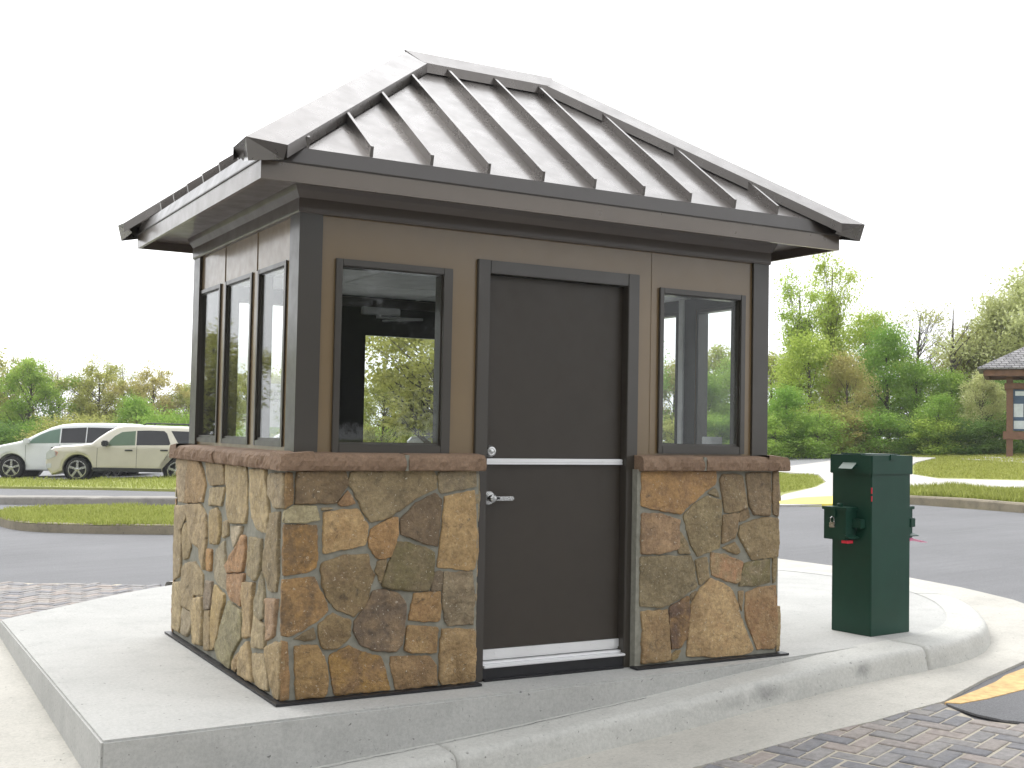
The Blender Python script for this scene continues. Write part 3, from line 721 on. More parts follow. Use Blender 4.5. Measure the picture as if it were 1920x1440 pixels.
def stones(list_, to3, nrm, name, parent, lift=.03, grow=.006, kcol=1.0, seed=0):
    """to3(px,py) -> point of the mortar plane; nrm: outward normal"""
    rnd = random.Random(seed); vs = []; fs = []; tone = []; mott = []; nrm = Vector(nrm)
    for item in list_:
        poly = item[0]; c1 = lin(item[1]); c2 = lin(item[2]) if len(item) > 2 and item[2] else mul(lin(item[1]), .74)
        jit = rnd.uniform(.94, 1.06); g_ = sum(c1)/3; c1 = tuple(v*kcol*jit for v in c1); c2 = tuple(v*kcol*jit for v in c2); c1 = (c1[0], max(c1[1], c1[0]*.56), c1[2]*1.03); c2 = (c2[0], max(c2[1], c2[0]*.53), c2[2]*1.05)
        tan_ = lin((142, 121, 86)); c1 = tuple(v*.76+q*.24*kcol for v, q in zip(c1, tan_)); c2 = tuple(v*.76+q*.22*kcol for v, q in zip(c2, tan_))
        P = [to3(*q) for q in poly]
        # resample outline
        out = []
        for i in range(len(P)):
            a, b = P[i], P[(i+1) % len(P)]; L = (b-a).length; k = max(1, int(L/.012))
            for j in range(k): out.append(a.lerp(b, j/k))
        # soften corners
        n = len(out); out = [(out[i-1]+out[i]*6+out[(i+1) % n])/8 for i in range(n)]
        cen = sum(out, Vector())/n
        out = [p+(p-cen).normalized()*grow for p in out]
        sd = rnd.uniform(0, 100); size = sum((p-cen).length for p in out)/n
        h0 = lift*rnd.uniform(.75, 1.2)*min(1, .45+size*6)
        tx = Vector((rnd.uniform(-1, 1), rnd.uniform(-1, 1), rnd.uniform(-1, 1)))*.03
        ridge = Vector((rnd.uniform(-1, 1), rnd.uniform(-1, 1), rnd.uniform(-1, 1))).normalized(); rk = rnd.uniform(.0, .08)
        rings = [(0.0, -.012), (.0005, .45), (.0025, .85), (.006, .98), (.014, 1.03), (.026, 1.05)]
        k0 = max(3, int((size-.035)/.016)+1); fr = [1-(k+1)/k0 for k in range(k0-1)]
        b0 = len(vs); nr = 0
        def ht(p, f):
            q = p+Vector((sd, sd, sd))
            hh = noise.noise(q*14)*.004+noise.noise(q*38)*.0022+noise.noise(q*90)*.0012+(p-cen).dot(tx)
            hh += -abs((p-cen).dot(ridge))*rk
            hh += .006*round(noise.noise(q*7)*2)/2
            return max(hh*f, -h0*.55)
        for d, hf in rings:
            for p in out:
                r = (p-cen).length; jn = noise.noise((p+Vector((sd, 0, sd)))*70)*.0045+noise.noise((p+Vector((sd, 0, sd)))*24)*.006
                q = cen+(p-cen)*max(.1, 1-min(d+(jn if d < .02 else jn*.6), r*.5)/max(r, 1e-4))
                z = -.012 if hf < 0 else h0*hf+ht(q, 1 if hf > .9 else hf*.6)
                vs.append(q+nrm*z)
            nr += 1
        last = [Vector(v)-nrm*Vector(v-cen).dot(nrm) for v in vs[-n:]]
        for f in fr:
            for p in last:
                q = cen+(p-cen)*f; vs.append(q+nrm*(h0*1.05+ht(q, 1)))
            nr += 1
        vs.append(cen+nrm*(h0*1.05+ht(cen, 1))); cidx = len(vs)-1
        nf0 = len(fs)
        for i in range(nr-1):
            for k in range(n): fs.append((b0+i*n+k, b0+i*n+(k+1) % n, b0+(i+1)*n+(k+1) % n, b0+(i+1)*n+k))
        for k in range(n): fs.append((b0+(nr-1)*n+k, b0+(nr-1)*n+(k+1) % n, cidx))
        nn = len(fs)-nf0; tone += [c1]*nn; mott += [c2]*nn
    me = bpy.data.meshes.new(name); me.from_pydata([tuple(v) for v in vs], [], fs)
    me.validate()
    for nm, arr in (('tone', tone), ('mottle', mott)):
        ca = me.color_attributes.new(nm, 'FLOAT_COLOR', 'CORNER')
        buf = []
        for p in me.polygons: buf += [*arr[p.index], 1]*len(p.loop_indices)
        ca.data.foreach_set('color', buf)
    bm = bmesh.new(); bm.from_mesh(me); bmesh.ops.recalc_face_normals(bm, faces=bm.faces[:]); bm.to_mesh(me); bm.free()
    for p in me.polygons: p.use_smooth = True
    return link(name, me, MAT['stone'], parent)
X1, X2 = 1.045, 2.06        # inner ends of the two piers
H1 = 1.095
KS = 1.32
front3 = lambda px, py: (lambda P: Vector((min(max(P.x, .008), W-.008), .012, min(max(P.z, .02), H1-.01))))(on_plane(px, py, 1, .0))
left3 = lambda px, py: (lambda P: Vector((.012, min(max(P.y, .008), D-.008), min(max(P.z, .02), H1-.01))))(on_plane(px, py, 0, .0))
pierL = empty('stone_pier', (0, 0, 0), 0, booth); pierR = empty('stone_pier', (0, 0, 0), 0, booth)
# mortar bodies
b = MB(); b.box((.012, .012, .0), (X1-.01, .20, H1)); b.box((.012, .20, 0), (.20, D-.2, H1)); b.box((.012, D-.2, 0), (.98, D-.012, H1)); b.build('mortar', MAT['mortar'], pierL)
b = MB(); b.box((X2-.03, .012, .0), (W-.012, .20, H1)); b.box((W-.2, .20, 0), (W-.012, D-.2, H1)); b.box((1.95, D-.2, 0), (W-.012, D-.012, H1)); b.build('mortar', MAT['mortar'], pierR)
fl3 = lambda px, py: (lambda P: Vector((min(max(P.x, .004), X1-.012), P.y, P.z)))(front3(px, py))
fr3 = lambda px, py: (lambda P: Vector((min(max(P.x, X2+.0), W-.006), P.y, P.z)))(front3(px, py))
stones(left_pier, fl3, (0, -1, 0), 'stonework', pierL, .015, kcol=KS, seed=1)
stones(left_face, left3, (-1, 0, 0), 'stonework', pierL, .020, .003, kcol=KS*.86, seed=2)
stones(right_pier, fr3, (0, -1, 0), 'stonework', pierR, .014, kcol=KS, seed=3)
stones(left_face, lambda px, py: (lambda P: Vector((W-.012, P.y, P.z)))(left3(px, py)), (1, 0, 0), 'stonework', pierR, .026, kcol=KS*.86, seed=4)
stones(left_pier, lambda px, py: (lambda P: Vector((P.x*.93, D-.012, P.z)))(fl3(px, py)), (0, 1, 0), 'stonework', pierL, .026, kcol=KS, seed=5)
stones(left_pier, lambda px, py: (lambda P: Vector((W-P.x*.93, D-.012, P.z)))(fl3(px, py)), (0, 1, 0), 'stonework', pierR, .026, kcol=KS, seed=6)
# pier ends beside the door: quoin edges of the front stones
def end_stones(x, nx, pier, seed, zs, tones):
    L = []
    for (z0, z1), c in zip(zs, tones): L.append(([(.018, z0), (.085, z0), (.085, z1), (.018, z1)], c))
    stones(L, lambda y, z: Vector((x, y, z)), (nx, 0, 0), 'stonework', pier, .012, kcol=KS, seed=seed)
end_stones(X1-.012, 1, pierL, 8, [(.04, .30), (.33, .52), (.55, .80), (.83, 1.07)], [(145,121,84), (125,112,88), (163,135,92), (130,118,92)])

# ---- sandstone ledge
def ledge_piece(a, b, nrm, name, parent, seed):
    """a,b: ends of the outer line in plan; nrm: outward unit; section swept with a hewn face"""
    a = Vector(a); b = Vector(b); L = (b-a).length; n = max(4, int(L/.014)); t = (b-a).normalized(); nrm = Vector(nrm)
    prof = [(-.16, 1.092), (-.03, 1.087), (-.002, 1.088), (.006, 1.094), (.009, 1.112), (.008, 1.136), (.002, 1.152), (-.010, 1.162), (-.020, 1.168), (-.16, 1.180)]
    vs = []; fs = []; m = len(prof)
    for i in range(n+1):
        p = a.lerp(b, i/n)
        for j, (o_, z) in enumerate(prof):
            amt = [0, .2, .6, .9, 1, 1, .9, .45, .1, 0][j]
            q = Vector((p.x, p.y, z))
            w = noise.noise(q*17+Vector((seed, 0, 0)))*.013+noise.noise(q*45+Vector((seed, 0, 0)))*.009+.004*round(noise.noise(q*12+Vector((0, seed, 0)))*3)/2
            w *= amt; o2 = o_-.006*amt+w
            vs.append((p.x+nrm.x*o2, p.y+nrm.y*o2, z+noise.noise(q*25+Vector((3, seed, 1)))*.003*amt))
    for i in range(n):
        for j in range(m-1): fs.append((i*m+j, i*m+j+1, (i+1)*m+j+1, (i+1)*m+j))
    fs += [tuple(range(m)), tuple(n*m+j for j in range(m-1, -1, -1))]
    bb = MB(); bb.add(vs, fs); return bb.build(name, MAT['ledge'], parent)
LO = .033
ledge = empty('ledge', (0, 0, 0), 0, booth)
ledge_piece((-LO, -LO+.0, 0), (.606, -LO, 0), (0, -1, 0), 'ledge_stone', ledge, 1)
ledge_piece((.622, -LO, 0), (X1+.005, -LO, 0), (0, -1, 0), 'ledge_stone', ledge, 5)
ledge_piece((X2-.02, -LO, 0), (2.468, -LO, 0), (0, -1, 0), 'ledge_stone', ledge, 9)
ledge_piece((2.484, -LO, 0), (W+LO, -LO, 0), (0, -1, 0), 'ledge_stone', ledge, 13)
ledge_piece((-LO, D+LO, 0), (-LO, 1.12, 0), (-1, 0, 0), 'ledge_stone', ledge, 17)
ledge_piece((-LO, 1.108, 0), (-LO, -LO, 0), (-1, 0, 0), 'ledge_stone', ledge, 21)
ledge_piece((W+LO, -LO, 0), (W+LO, D+LO, 0), (1, 0, 0), 'ledge_stone', ledge, 25)
ledge_piece((W+LO, D+LO, 0), (1.96, D+LO, 0), (0, 1, 0), 'ledge_stone', ledge, 29)
ledge_piece((.97, D+LO, 0), (-LO, D+LO, 0), (0, 1, 0), 'ledge_stone', ledge, 33)
for x in (.606, 2.468):
    bb = MB(); bb.box((x-.002, -LO+.004, 1.089), (x+.018, .1, 1.166)); bb.build('ledge_joint', MAT['mortar'], ledge)
# base flashing
for q in (((-.028, -.040, .002), (X1+.005, .03, .014)), ((-.028, .03, .002), (.03, D+.04, .014)), ((X2-.05, -.040, .002), (W+.035, .03, .014)), ((W-.03, .03, .002), (W+.03, D+.04, .014))):
    bb = MB(); bb.box(*q); bb.build('base_flashing', MAT['black'], booth)

# ---- panel walls with openings
def wall(name, axis, face, inner, u0, u1, z0, z1, holes, mats, parent):
    """axis 'y': wall in the plane y=face (u = x); axis 'x': plane x=face (u = y)"""
    us = sorted({u0, u1, *[h[0] for h in holes], *[h[1] for h in holes]}); zs = sorted({z0, z1, *[h[2] for h in holes], *[h[3] for h in holes]})
    hole = lambda u, z: any(h[0] < u < h[1] and h[2] < z < h[3] for h in holes) or not (u0 < u < u1 and z0 < z < z1)
    P = (lambda u, d, z: (u, d, z)) if axis == 'y' else (lambda u, d, z: (d, u, z))
    bb = MB()
    for i in range(len(us)-1):
        for j in range(len(zs)-1):
            a, b_, c, d = us[i], us[i+1], zs[j], zs[j+1]
            if hole((a+b_)/2, (c+d)/2): continue
            bb.add([P(a, face, c), P(b_, face, c), P(b_, face, d), P(a, face, d)], [(0, 1, 2, 3)], 0)
            bb.add([P(a, inner, c), P(b_, inner, c), P(b_, inner, d), P(a, inner, d)], [(3, 2, 1, 0)], 1)
            for (ua, za, ub, zb, tu, tz) in ((a, c, a, d, a-1e-3, (c+d)/2), (b_, c, b_, d, b_+1e-3, (c+d)/2), (a, c, b_, c, (a+b_)/2, c-1e-3), (a, d, b_, d, (a+b_)/2, d+1e-3)):
                if hole(tu, tz): bb.add([P(ua, face, za), P(ub, face, zb), P(ub, inner, zb), P(ua, inner, za)], [(0, 1, 2, 3)], 0)
    return bb.build(name, mats, parent, fix=False)
WT = .075; Z0, Z1 = 1.15, 2.47
fw = [(.275, .850, 1.20, 2.10), (1.04, 2.055, 1.1, 2.18), (2.225, 2.815, 1.215, 2.11)]
wall('wall', 'y', S, S+WT, S, W-S, Z0, Z1, fw, [MAT['panel'], MAT['dark_in']], booth)
lw_ = [(.29, .722, 1.21, 2.108), (.852, 1.332, 1.21, 2.108), (1.455, 1.897, 1.21, 2.108)]
wall('wall', 'x', S, S+WT, S+WT, D-S-WT, Z0, Z1, lw_, [MAT['panel'], MAT['white_in']], booth)
rw_ = [(.25, .64, 1.21, 2.09), (.84, 1.28, 1.21, 2.09), (1.42, 1.86, 1.21, 2.09)]
wall('wall', 'x', W-S, W-S-WT, S+WT, D-S-WT, Z0, Z1, rw_, [MAT['panel'], MAT['dark_in']], booth)
bw_ = [(.30, .85, 1.20, 2.09), (.96, 1.96, 1.1, 2.16), (2.2, 2.8, 1.2, 2.09)]
wall('wall', 'y', D-S, D-S-WT, S, W-S, Z0, Z1, bw_, [MAT['panel'], MAT['dark_in']], booth)
# battens and seams
for y in (.773, 1.377):
    bb = MB(); bb.box((S-.004, y-.006, 2.12), (S+.002, y+.006, 2.33)); bb.build('panel_batten', MAT['panel'], booth)
bb = MB(); bb.box((2.155, S-.003, 1.185), (2.162, S+.002, 2.33)); bb.build('panel_seam', MAT['panel'], booth)
# corner boards
def corner(x, y, sx, sy):
    bb = MB(); a, t = .10, .018
    bb.box((x-sx*t, y-sy*t, 1.168), (x+sx*a, y+sy*.001, 2.36)); bb.box((x-sx*t, y+sy*.001, 1.168), (x+sx*.001, y+sy*(a+.02), 2.36))
    return bb.build('corner_board', MAT['trim_dark'] if True else None, booth)
corner(S, S, 1, 1); corner(W-S, S, -1, 1); corner(S, D-S, 1, -1); corner(W-S, D-S, -1, -1)
# frieze with sloping crown under the soffit
def ring(x0, y0, x1, y1, prof, name, mat, parent):
    """sweep (outset, z) profile round the rectangle"""
    vs = []; fs = []; m = len(prof)
    for (x, y, sx, sy) in ((x0, y0, -1, -1), (x1, y0, 1, -1), (x1, y1, 1, 1), (x0, y1, -1, 1)):
        for o_, z in prof: vs.append((x+sx*o_, y+sy*o_, z))
    for i in range(4):
        for j in range(m-1): fs.append((i*m+j, ((i+1) % 4)*m+j, ((i+1) % 4)*m+j+1, i*m+j+1))
    bb = MB(); bb.add(vs, fs); return bb.build(name, mat, parent)
ring(S, S, W-S, D-S, [(0, 2.325), (.024, 2.325), (.026, 2.335), (.026, 2.395), (.045, 2.43), (.055, 2.456), (.0, 2.456)], 'frieze', MAT['soffit'], booth)

# ---- windows
def window(axis, face, out, u0, u1, z0, z1, hole, parent, depth=.05, bars=(), frame=MAT['trim_dark'], glass_in=.038, pr=.018):
    """outer frame u0..u1,z0..z1 standing 18 mm proud; out = outward sign"""
    P = (lambda u, d, z: (u, face+out*d, z)) if axis == 'y' else (lambda u, d, z: (face+out*d, u, z))
    w = empty('window', (0, 0, 0), 0, parent)
    bb = MB(); h0, h1, g0, g1 = hole
    def fr(a, b_, c, d, p0, p1): bb.box(P(a, p0, c), P(b_, p1, d), bev=.002)
    fr(u0, h0+.012, z0, z1, 0.001, pr); fr(h1-.012, u1, z0, z1, 0.001, pr); fr(h0+.013, h1-.013, g1-.012, z1, 0.001, pr-.001); fr(h0+.013, h1-.013, z0, g0+.012, 0.001, pr-.001)
    # deep inner frame
    d0, d1 = -.07, -.001
    fr(h0+.001, h0+.018, g0+.001, g1-.001, d0, d1); fr(h1-.018, h1-.001, g0+.001, g1-.001, d0, d1); fr(h0+.019, h1-.019, g1-.018, g1-.001, d0, d1); fr(h0+.019, h1-.019, g0+.001, g0+.018, d0, d1)
    for q in bars: fr(q[0], q[1], g0+.02, g1-.02, -.06, -.03)
    bb.build('frame', frame, w)
    bb = MB(); bb.box(P(h0+.016, -glass_in-.002, g0+.016), P(h1-.016, -glass_in+.002, g1-.016)); bb.build('pane', MAT['glass'], w)
    bb = MB(); bb.box(P(h0+.02, -glass_in+.006, g0+.0185), P(h1-.02, -.004, g0+.026)); bb.build('sill', frame, w)
    return w
window('y', S, -1, .253, .889, 1.172, 2.121, fw[0], booth, glass_in=.012)
window('y', S, -1, 2.208, 2.838, 1.185, 2.128, fw[2], booth, glass_in=.012)
for (a, b_), h in zip(((.272, .735), (.835, 1.346), (1.442, 1.91)), lw_): window('x', S, -1, a, b_, 1.195, 2.12, h, booth, glass_in=.008, pr=.010)
for h in rw_: window('x', W-S, 1, h[0]-.02, h[1]+.02, 1.195, 2.105, h, booth)
window('y', D-S, 1, .28, .87, 1.18, 2.11, bw_[0], booth, bars=((.44, .50),)); window('y', D-S, 1, 2.18, 2.82, 1.18, 2.11, bw_[2], booth)

# ---- dutch door, front
DF = S-.02
doorframe = MB()
doorframe.box((1.035, DF, .0), (1.107, S+.07, 2.187), bev=.003); doorframe.box((1.987, DF, .0), (2.062, S+.07, 2.187), bev=.003); doorframe.box((1.108, DF+.001, 2.118), (1.986, S+.07, 2.186), bev=.003)
doorframe.build('door_frame', MAT['trim_dark'], booth)
dy = S+.035
d1 = MB(); d1.box((1.109, dy, 1.150), (1.985, dy+.045, 2.115), bev=.002); dup_ = d1.build('door', MAT['door'], booth)
d2 = MB(); d2.box((1.109, dy, .155), (1.985, dy+.045, 1.118), bev=.002); dlow = d2.build('door', MAT['door'], booth)
dup_['label'] = 'upper leaf of the dutch door'; dlow['label'] = 'lower leaf of the dutch door'
bb = MB(); bb.box((1.112, dy-.024, 1.1185), (1.983, dy+.04, 1.1275)); bb.box((1.112, dy-.026, 1.128), (1.983, dy+.04, 1.1490), bev=.003)
for x in (1.25, 1.45, 1.65, 1.85, 1.96): bb.lathe((x, dy-.026, 1.14), (0, -1, 0), [(0, .004), (.002, .004), (.003, 0)], 8)
bb.build('door_shelf', MAT['alu'], dlow)
bb = MB(); bb.box((1.111, dy-.012, .112), (1.984, dy-.001, .154))
for x in (1.2, 1.4, 1.6, 1.8, 1.95): bb.lathe((x, dy-.012, .135), (0, -1, 0), [(0, .005), (.002, .005), (.003, 0)], 8)
bb.box((1.112, dy-.004, .100), (1.984, dy+.02, .1115)); bb.build('door_sweep', MAT['alu'], dlow)
bb = MB(); bb.box((1.105, DF-.02, .070), (1.988, dy+.04, .082), bev=.003); bb.box((1.105, dy-.03, .0825), (1.988, dy+.03, .094), bev=.002); bb.build('threshold', MAT['alu'], booth)
bb = MB(); bb.box((1.108, DF+.004, .001), (1.985, S+.1, .069)); bb.box((1.11, DF-.015, .001), (1.98, DF+.003, .012)); bb.build('door_base', MAT['black'], booth)
# lever
lv = MB(); c = Vector((1.150, dy, .942)); lv.lathe(c, (0, -1, 0), [(0, .036), (.006, .036), (.010, .032), (.011, .018), (.030, .016), (.048, .015), (.05, 0)])
lv.box((1.150, dy-.058, .930), (1.275, dy-.040, .952), bev=.006); lv.lathe((1.150, dy-.035, .942), (0, -1, 0), [(0, .02), (.024, .02), (.03, .014), (.031, 0)])
lv.build('door_handle', MAT['chrome'], dlow)
kk = MB(); kk.lathe((1.168, dy-.058, .943), (0, -1, 0), [(0, .007), (.0025, .007), (.003, 0)], 12); kk.lathe((1.180, dy-.058, .943), (0, -1, 0), [(0, .006), (.0025, .006), (.003, 0)], 12); kk.build('keyhole', MAT['black'], dlow)
lv = MB(); c = Vector((1.146, dy, 1.186)); lv.lathe(c, (0, -1, 0), [(0, .034), (.012, .032), (.020, .027), (.032, .025), (.033, .018), (.031, .015), (.033, 0)])
lv.build('deadbolt', MAT['chrome'], dup_)
# ---- back door with a glazed light and a closer
bd = MB(); y0 = D-S-.045
wallm = wall('back_door', 'y', D-S-.01, D-S-.055, 1.0, 1.92, .10, 2.10, [(1.19, 1.76, 1.20, 1.915)], [MAT['door'], MAT['dark_in']], booth)
bb = MB(); bb.box((1.19, D-S-.036, 1.20), (1.76, D-S-.030, 1.915)); bb.build('pane', MAT['glass'], wallm)
bb = MB(); bb.box((.962, D-S-.07, .0), (.999, D-S+.018, 2.15)); bb.box((1.921, D-S-.07, .0), (1.958, D-S+.018, 2.15)); bb.box((1.0, D-S-.07, 2.101), (1.92, D-S+.018, 2.158)); bb.build('door_frame', MAT['trim_dark'], booth)
yb = D-S-.056
bb = MB(); bb.box((1.15, yb-.045, 2.05), (1.42, yb, 2.10), bev=.006); bb.lathe((1.27, yb-.025, 2.05), (0, 0, -1), [(0, .016), (.02, .016), (.021, 0)], 12)
bb.tube([(1.27, yb-.03, 2.035), (1.55, yb-.12, 2.03)], .008, 6); bb.tube([(1.55, yb-.12, 2.028), (1.30, yb-.02, 2.015)], .007, 6)
bb.build('door_closer', MAT['closer'], wallm)
# ---- inside: ceiling, floor, counter
bb = MB(); bb.box((S+WT, S+WT, 2.17), (W-S-WT, D-S-WT, 2.20))
for y in (.75, 1.35): bb.box((S+WT, y-.012, 2.1675), (W-S-WT, y+.012, 2.1698))
for x in (.8, 1.55, 2.3): bb.box((x-.012, S+WT, 2.1650), (x+.012, D-S-WT, 2.1672))
bb.build('ceiling', MAT['ceil'], booth)
bb = MB(); bb.box((.21, .21, .0), (W-.21, D-.21, .03)); bb.build('floor', MAT['dark_in'], booth)
for q in (((W-.75, S+WT+.02, 1.02), (W-S-WT, D-S-WT-.02, 1.06)), ((S+WT, S+WT+.02, 1.02), (.42, D-S-WT-.02, 1.06))):
    bb = MB(); bb.box(*q, bev=.004); bb.build('counter', MAT['white_in'], booth)
for y_ in (.755, 1.33):
    bb = MB(); bb.box((W-S-WT-.014, y_, 1.215), (W-S-WT-.001, y_+.045, 2.168)); bb.build('inner_trim', MAT['white_plastic'], booth)
P = on_plane(1336, 836, 1, .35)
bb = MB(); bb.box((P.x-.045, .31, 1.062), (P.x+.045, .40, P.z+.055), bev=.004); o = bb.build('paper_box', MAT['white_plastic']); tag(o, 'small white box standing on the counter inside the right window', 'box')
bb = MB(); bb.box((P.x-.06, .30, 1.0605), (P.x+.06, .42, 1.0615)); bb.box
# paper notice on the back window
def paper_mat():
    m = NT('white paper'); m.n.remove(m.b); d = m.new('ShaderNodeBsdfDiffuse'); t = m.new('ShaderNodeBsdfTranslucent'); x = m.new('ShaderNodeMixShader')
    for q in (d, t): q.inputs[0].default_value = (.85, .85, .84, 1)
    x.inputs[0].default_value = .5; m.l.new(d.outputs[0], x.inputs[1]); m.l.new(t.outputs[0], x.inputs[2]); m.l.new(x.outputs[0], m.out.inputs[0]); return m.mat
MAT['paper'] = paper_mat(); MAT['ink'] = simple('faint pencil ink', (.35, .35, .36), .8)
pn = empty('paper_notice', (.525, D-S-.03, 1.29)); tag(pn, 'white handwritten paper taped inside the back window', 'notice')
bb = MB(); n = 10; vs = []; fs = []
for i in range(n+1):
    for j in range(2): vs.append((i/n*.215, -.012+.006*math.sin(i*.9), j*.28))
for i in range(n): fs.append((2*i, 2*i+2, 2*i+3, 2*i+1))
bb.add(vs, fs); o = bb.build('sheet', MAT['paper'], pn)
sm = o.modifiers.new('t', 'SOLIDIFY'); sm.thickness = .0006
def scribble(word, x, z, h):
    segs = {'l': [((0, 0), (0, 1))], 'o': [((0, 0), (.4, 0)), ((.4, 0), (.4, .5)), ((.4, .5), (0, .5)), ((0, .5), (0, 0))], 'n': [((0, 0), (0, .5)), ((0, .5), (.4, .4)), ((.4, .4), (.4, 0))], 'b': [((0, 0), (0, 1)), ((0, .5), (.4, .4)), ((.4, .4), (.4, 0)), ((.4, 0), (0, 0))], 'v': [((0, .5), (.2, 0)), ((.2, 0), (.4, .5))]}
    m = MB()
    for ch in word:
        for (a, b_) in segs.get(ch, []):
            m.tube([(x+a[0]*h, -.022, z+a[1]*h), (x+b_[0]*h, -.022, z+b_[1]*h)], .0013, 4)
        x += h*.62
    return m
m1 = scribble('lonlb', .03, .205, .035); m2 = scribble('vonbo', .035, .165, .032); m3 = scribble('b', .05, .09, .03); m4 = scribble('bnov', .09, .10, .028)
for q in (m2, m3, m4): m1.add(q.v, q.f)
m1.build('handwriting', MAT['ink'], pn)

# ---- roof
EV = .2268; HE, HF = 2.404, 2.492
RX0, RX1, RY0, RY1 = -EV, W+EV, -EV, D+EV
ring(RX0, RY0, RX1, RY1, [(-.02, HE), (0, HE), (0, HF), (-.02, HF)], 'fascia', MAT['fascia'], booth)
ring(RX0, RY0, RX1, RY1, [(-.02, HE+.001), (-.02, 2.456), (-EV-S+.001, 2.456)], 'soffit', MAT['soffit'], booth)
roof = empty('roof', (0, 0, 0), 0, booth)
ring(RX0, RY0, RX1, RY1, [(-.02, HF-.003), (.006, HF-.003), (.007, HF+.003), (-.024, HF+.079), (-.05, HF+.079)], 'drip_edge', MAT['drip'], roof)
E0 = .2; KR = .727; ZE = 2.572
ex0, ex1, ey0, ey1 = -E0, W+E0, -E0, D+E0
my = D/2; run = my-ey0; ZR = ZE+KR*run
ra, rb = Vector((ex0+run, my, ZR)), Vector((ex1-run, my, ZR))
c00, c10, c11, c01 = Vector((ex0, ey0, ZE)), Vector((ex1, ey0, ZE)), Vector((ex1, ey1, ZE)), Vector((ex0, ey1, ZE))
bb = MB(); bb.add([c00, c10, c11, c01, ra, rb], [(0, 1, 5, 4), (1, 2, 5), (2, 3, 4, 5), (3, 0, 4)]); bb.build('roof_sheet', MAT['roof'], roof)
# standing seams
def seam(pa_, pb_, nrm, along):
    """rib from eave point pa_ up to pb_"""
    pa_, pb_ = Vector(pa_), Vector(pb_); d = (pb_-pa_).normalized(); nrm = Vector(nrm).normalized(); side = d.cross(nrm).normalized()
    h, w = .044, .008
    pa2 = pa_+d*.01
    a = [pa2-side*w, pa2+side*w, pa2+side*w+nrm*h+d*.02, pa2-side*w+nrm*h+d*.02]
    b_ = [pb_-side*w, pb_+side*w, pb_+side*w+nrm*h, pb_-side*w+nrm*h]
    m = MB(); m.add(a+b_, [(0, 1, 2, 3), (7, 6, 5, 4), (0, 4, 5, 1), (1, 5, 6, 2), (2, 6, 7, 3), (3, 7, 4, 0)])
    # folded foot at the pan edge
    m.build('seam', MAT['roof'], roof)
def zfront(t): return ZE+KR*t
nF = Vector((0, -KR, 1)); nB = Vector((0, KR, 1)); nL = Vector((-KR, 0, 1)); nR = Vector((KR, 0, 1))
x = .0
for k in range(-0, 11):
    x = .001+k*.3158
    t = min(run, x-ex0, ex1-x)
    if t < .04: continue
    seam((x, ey0, ZE), (x, ey0+t, ZE+KR*t), nF, 'x'); seam((x, ey1, ZE), (x, ey1-t, ZE+KR*t), nB, 'x')
for k in range(8):
    y = my+(k-3.5)*.3158
    t = min(run, y-ey0, ey1-y)
    if t < .04: continue
    seam((ex0, y, ZE), (ex0+t, y, ZE+KR*t), nL, 'y'); seam((ex1, y, ZE), (ex1-t, y, ZE+KR*t), nR, 'y')
# hip caps: two wings with a turned-down lip and a folded end
def hip_cap(corner_, ridge_, sx, sy):
    """sx, sy: outward signs of the corner"""
    co = Vector(corner_); rd = Vector(ridge_)
    up = .066
    def pt(o_, wing, s_, dz=0):   # s_ 0..1 along hip, wing: 0 apex, 1 front wing (shift -sx in x), 2 side wing (shift -sy in y)
        base = co.lerp(rd, s_)
        z = base.z+up+dz
        if wing == 0: return Vector((base.x, base.y, z))
        if wing == 1: return Vector((base.x-sx*o_, base.y, z))
        return Vector((base.x, base.y-sy*o_, z))
    s0 = -.105; s1 = 1.0; w = .19; lip = .058
    vs = []
    run_ = abs(rd.x-co.x); se = 1-w/run_
    vs = [pt(0, 0, s0, .012), pt(w, 1, s0), pt(w, 1, s0, -lip), pt(w, 2, s0), pt(w, 2, s0, -lip)]
    vs += [pt(0, 0, s1, .012), pt(w, 1, s1), pt(w, 1, s1, -lip), pt(w, 2, se), pt(w, 2, se, -lip)]
    m = MB(); m.add(vs, [(0, 5, 6, 1), (1, 6, 7, 2), (0, 3, 8, 5), (3, 4, 9, 8)])
    # folded end
    a = vs[0]; b_ = vs[1]; c_ = vs[3]; inx, iny = -sx, -sy
    dn = Vector((inx*.035, iny*.035, -.085))
    a2 = a+Vector((-sx*-.03, -sy*-.03, -.095)); b2 = b_+Vector((-sx*.0, -sy*.05, -.055)); c2 = c_+Vector((-sx*.05, 0, -.055))
    a2 = a+Vector((sx*-.02, sy*-.02, -.10))
    m.add([a, b_, b2, a2, c_, c2], [(0, 1, 2, 3), (0, 3, 5, 4)])
    o = m.build('hip_cap', MAT['roof'], roof)
    so = o.modifiers.new('t', 'SOLIDIFY'); so.thickness = .002
hip_cap(c00, ra, -1, -1); hip_cap(c10, rb, 1, -1); hip_cap(c01, ra, -1, 1); hip_cap(c11, rb, 1, 1)
m = MB(); up = .068; w = .105
a, b_ = ra+Vector((-.02, 0, up+.016)), rb+Vector((.02, 0, up+.016))
f0, f1 = Vector((ra.x+.06, my-w, ZR-w*KR+up)), Vector((rb.x-.06, my-w, ZR-w*KR+up)); g0, g1 = Vector((ra.x+.06, my+w, ZR-w*KR+up)), Vector((rb.x-.06, my+w, ZR-w*KR+up))
lp = Vector((0, 0, -.058))
m.add([a, b_, f1, f0, f0+lp, f1+lp, g0, g1, g0+lp, g1+lp], [(0, 1, 2, 3), (3, 2, 5, 4), (1, 0, 6, 7), (6, 8, 9, 7)])
o = m.build('ridge_cap', MAT['roof'], roof); so = o.modifiers.new('t', 'SOLIDIFY'); so.thickness = .002

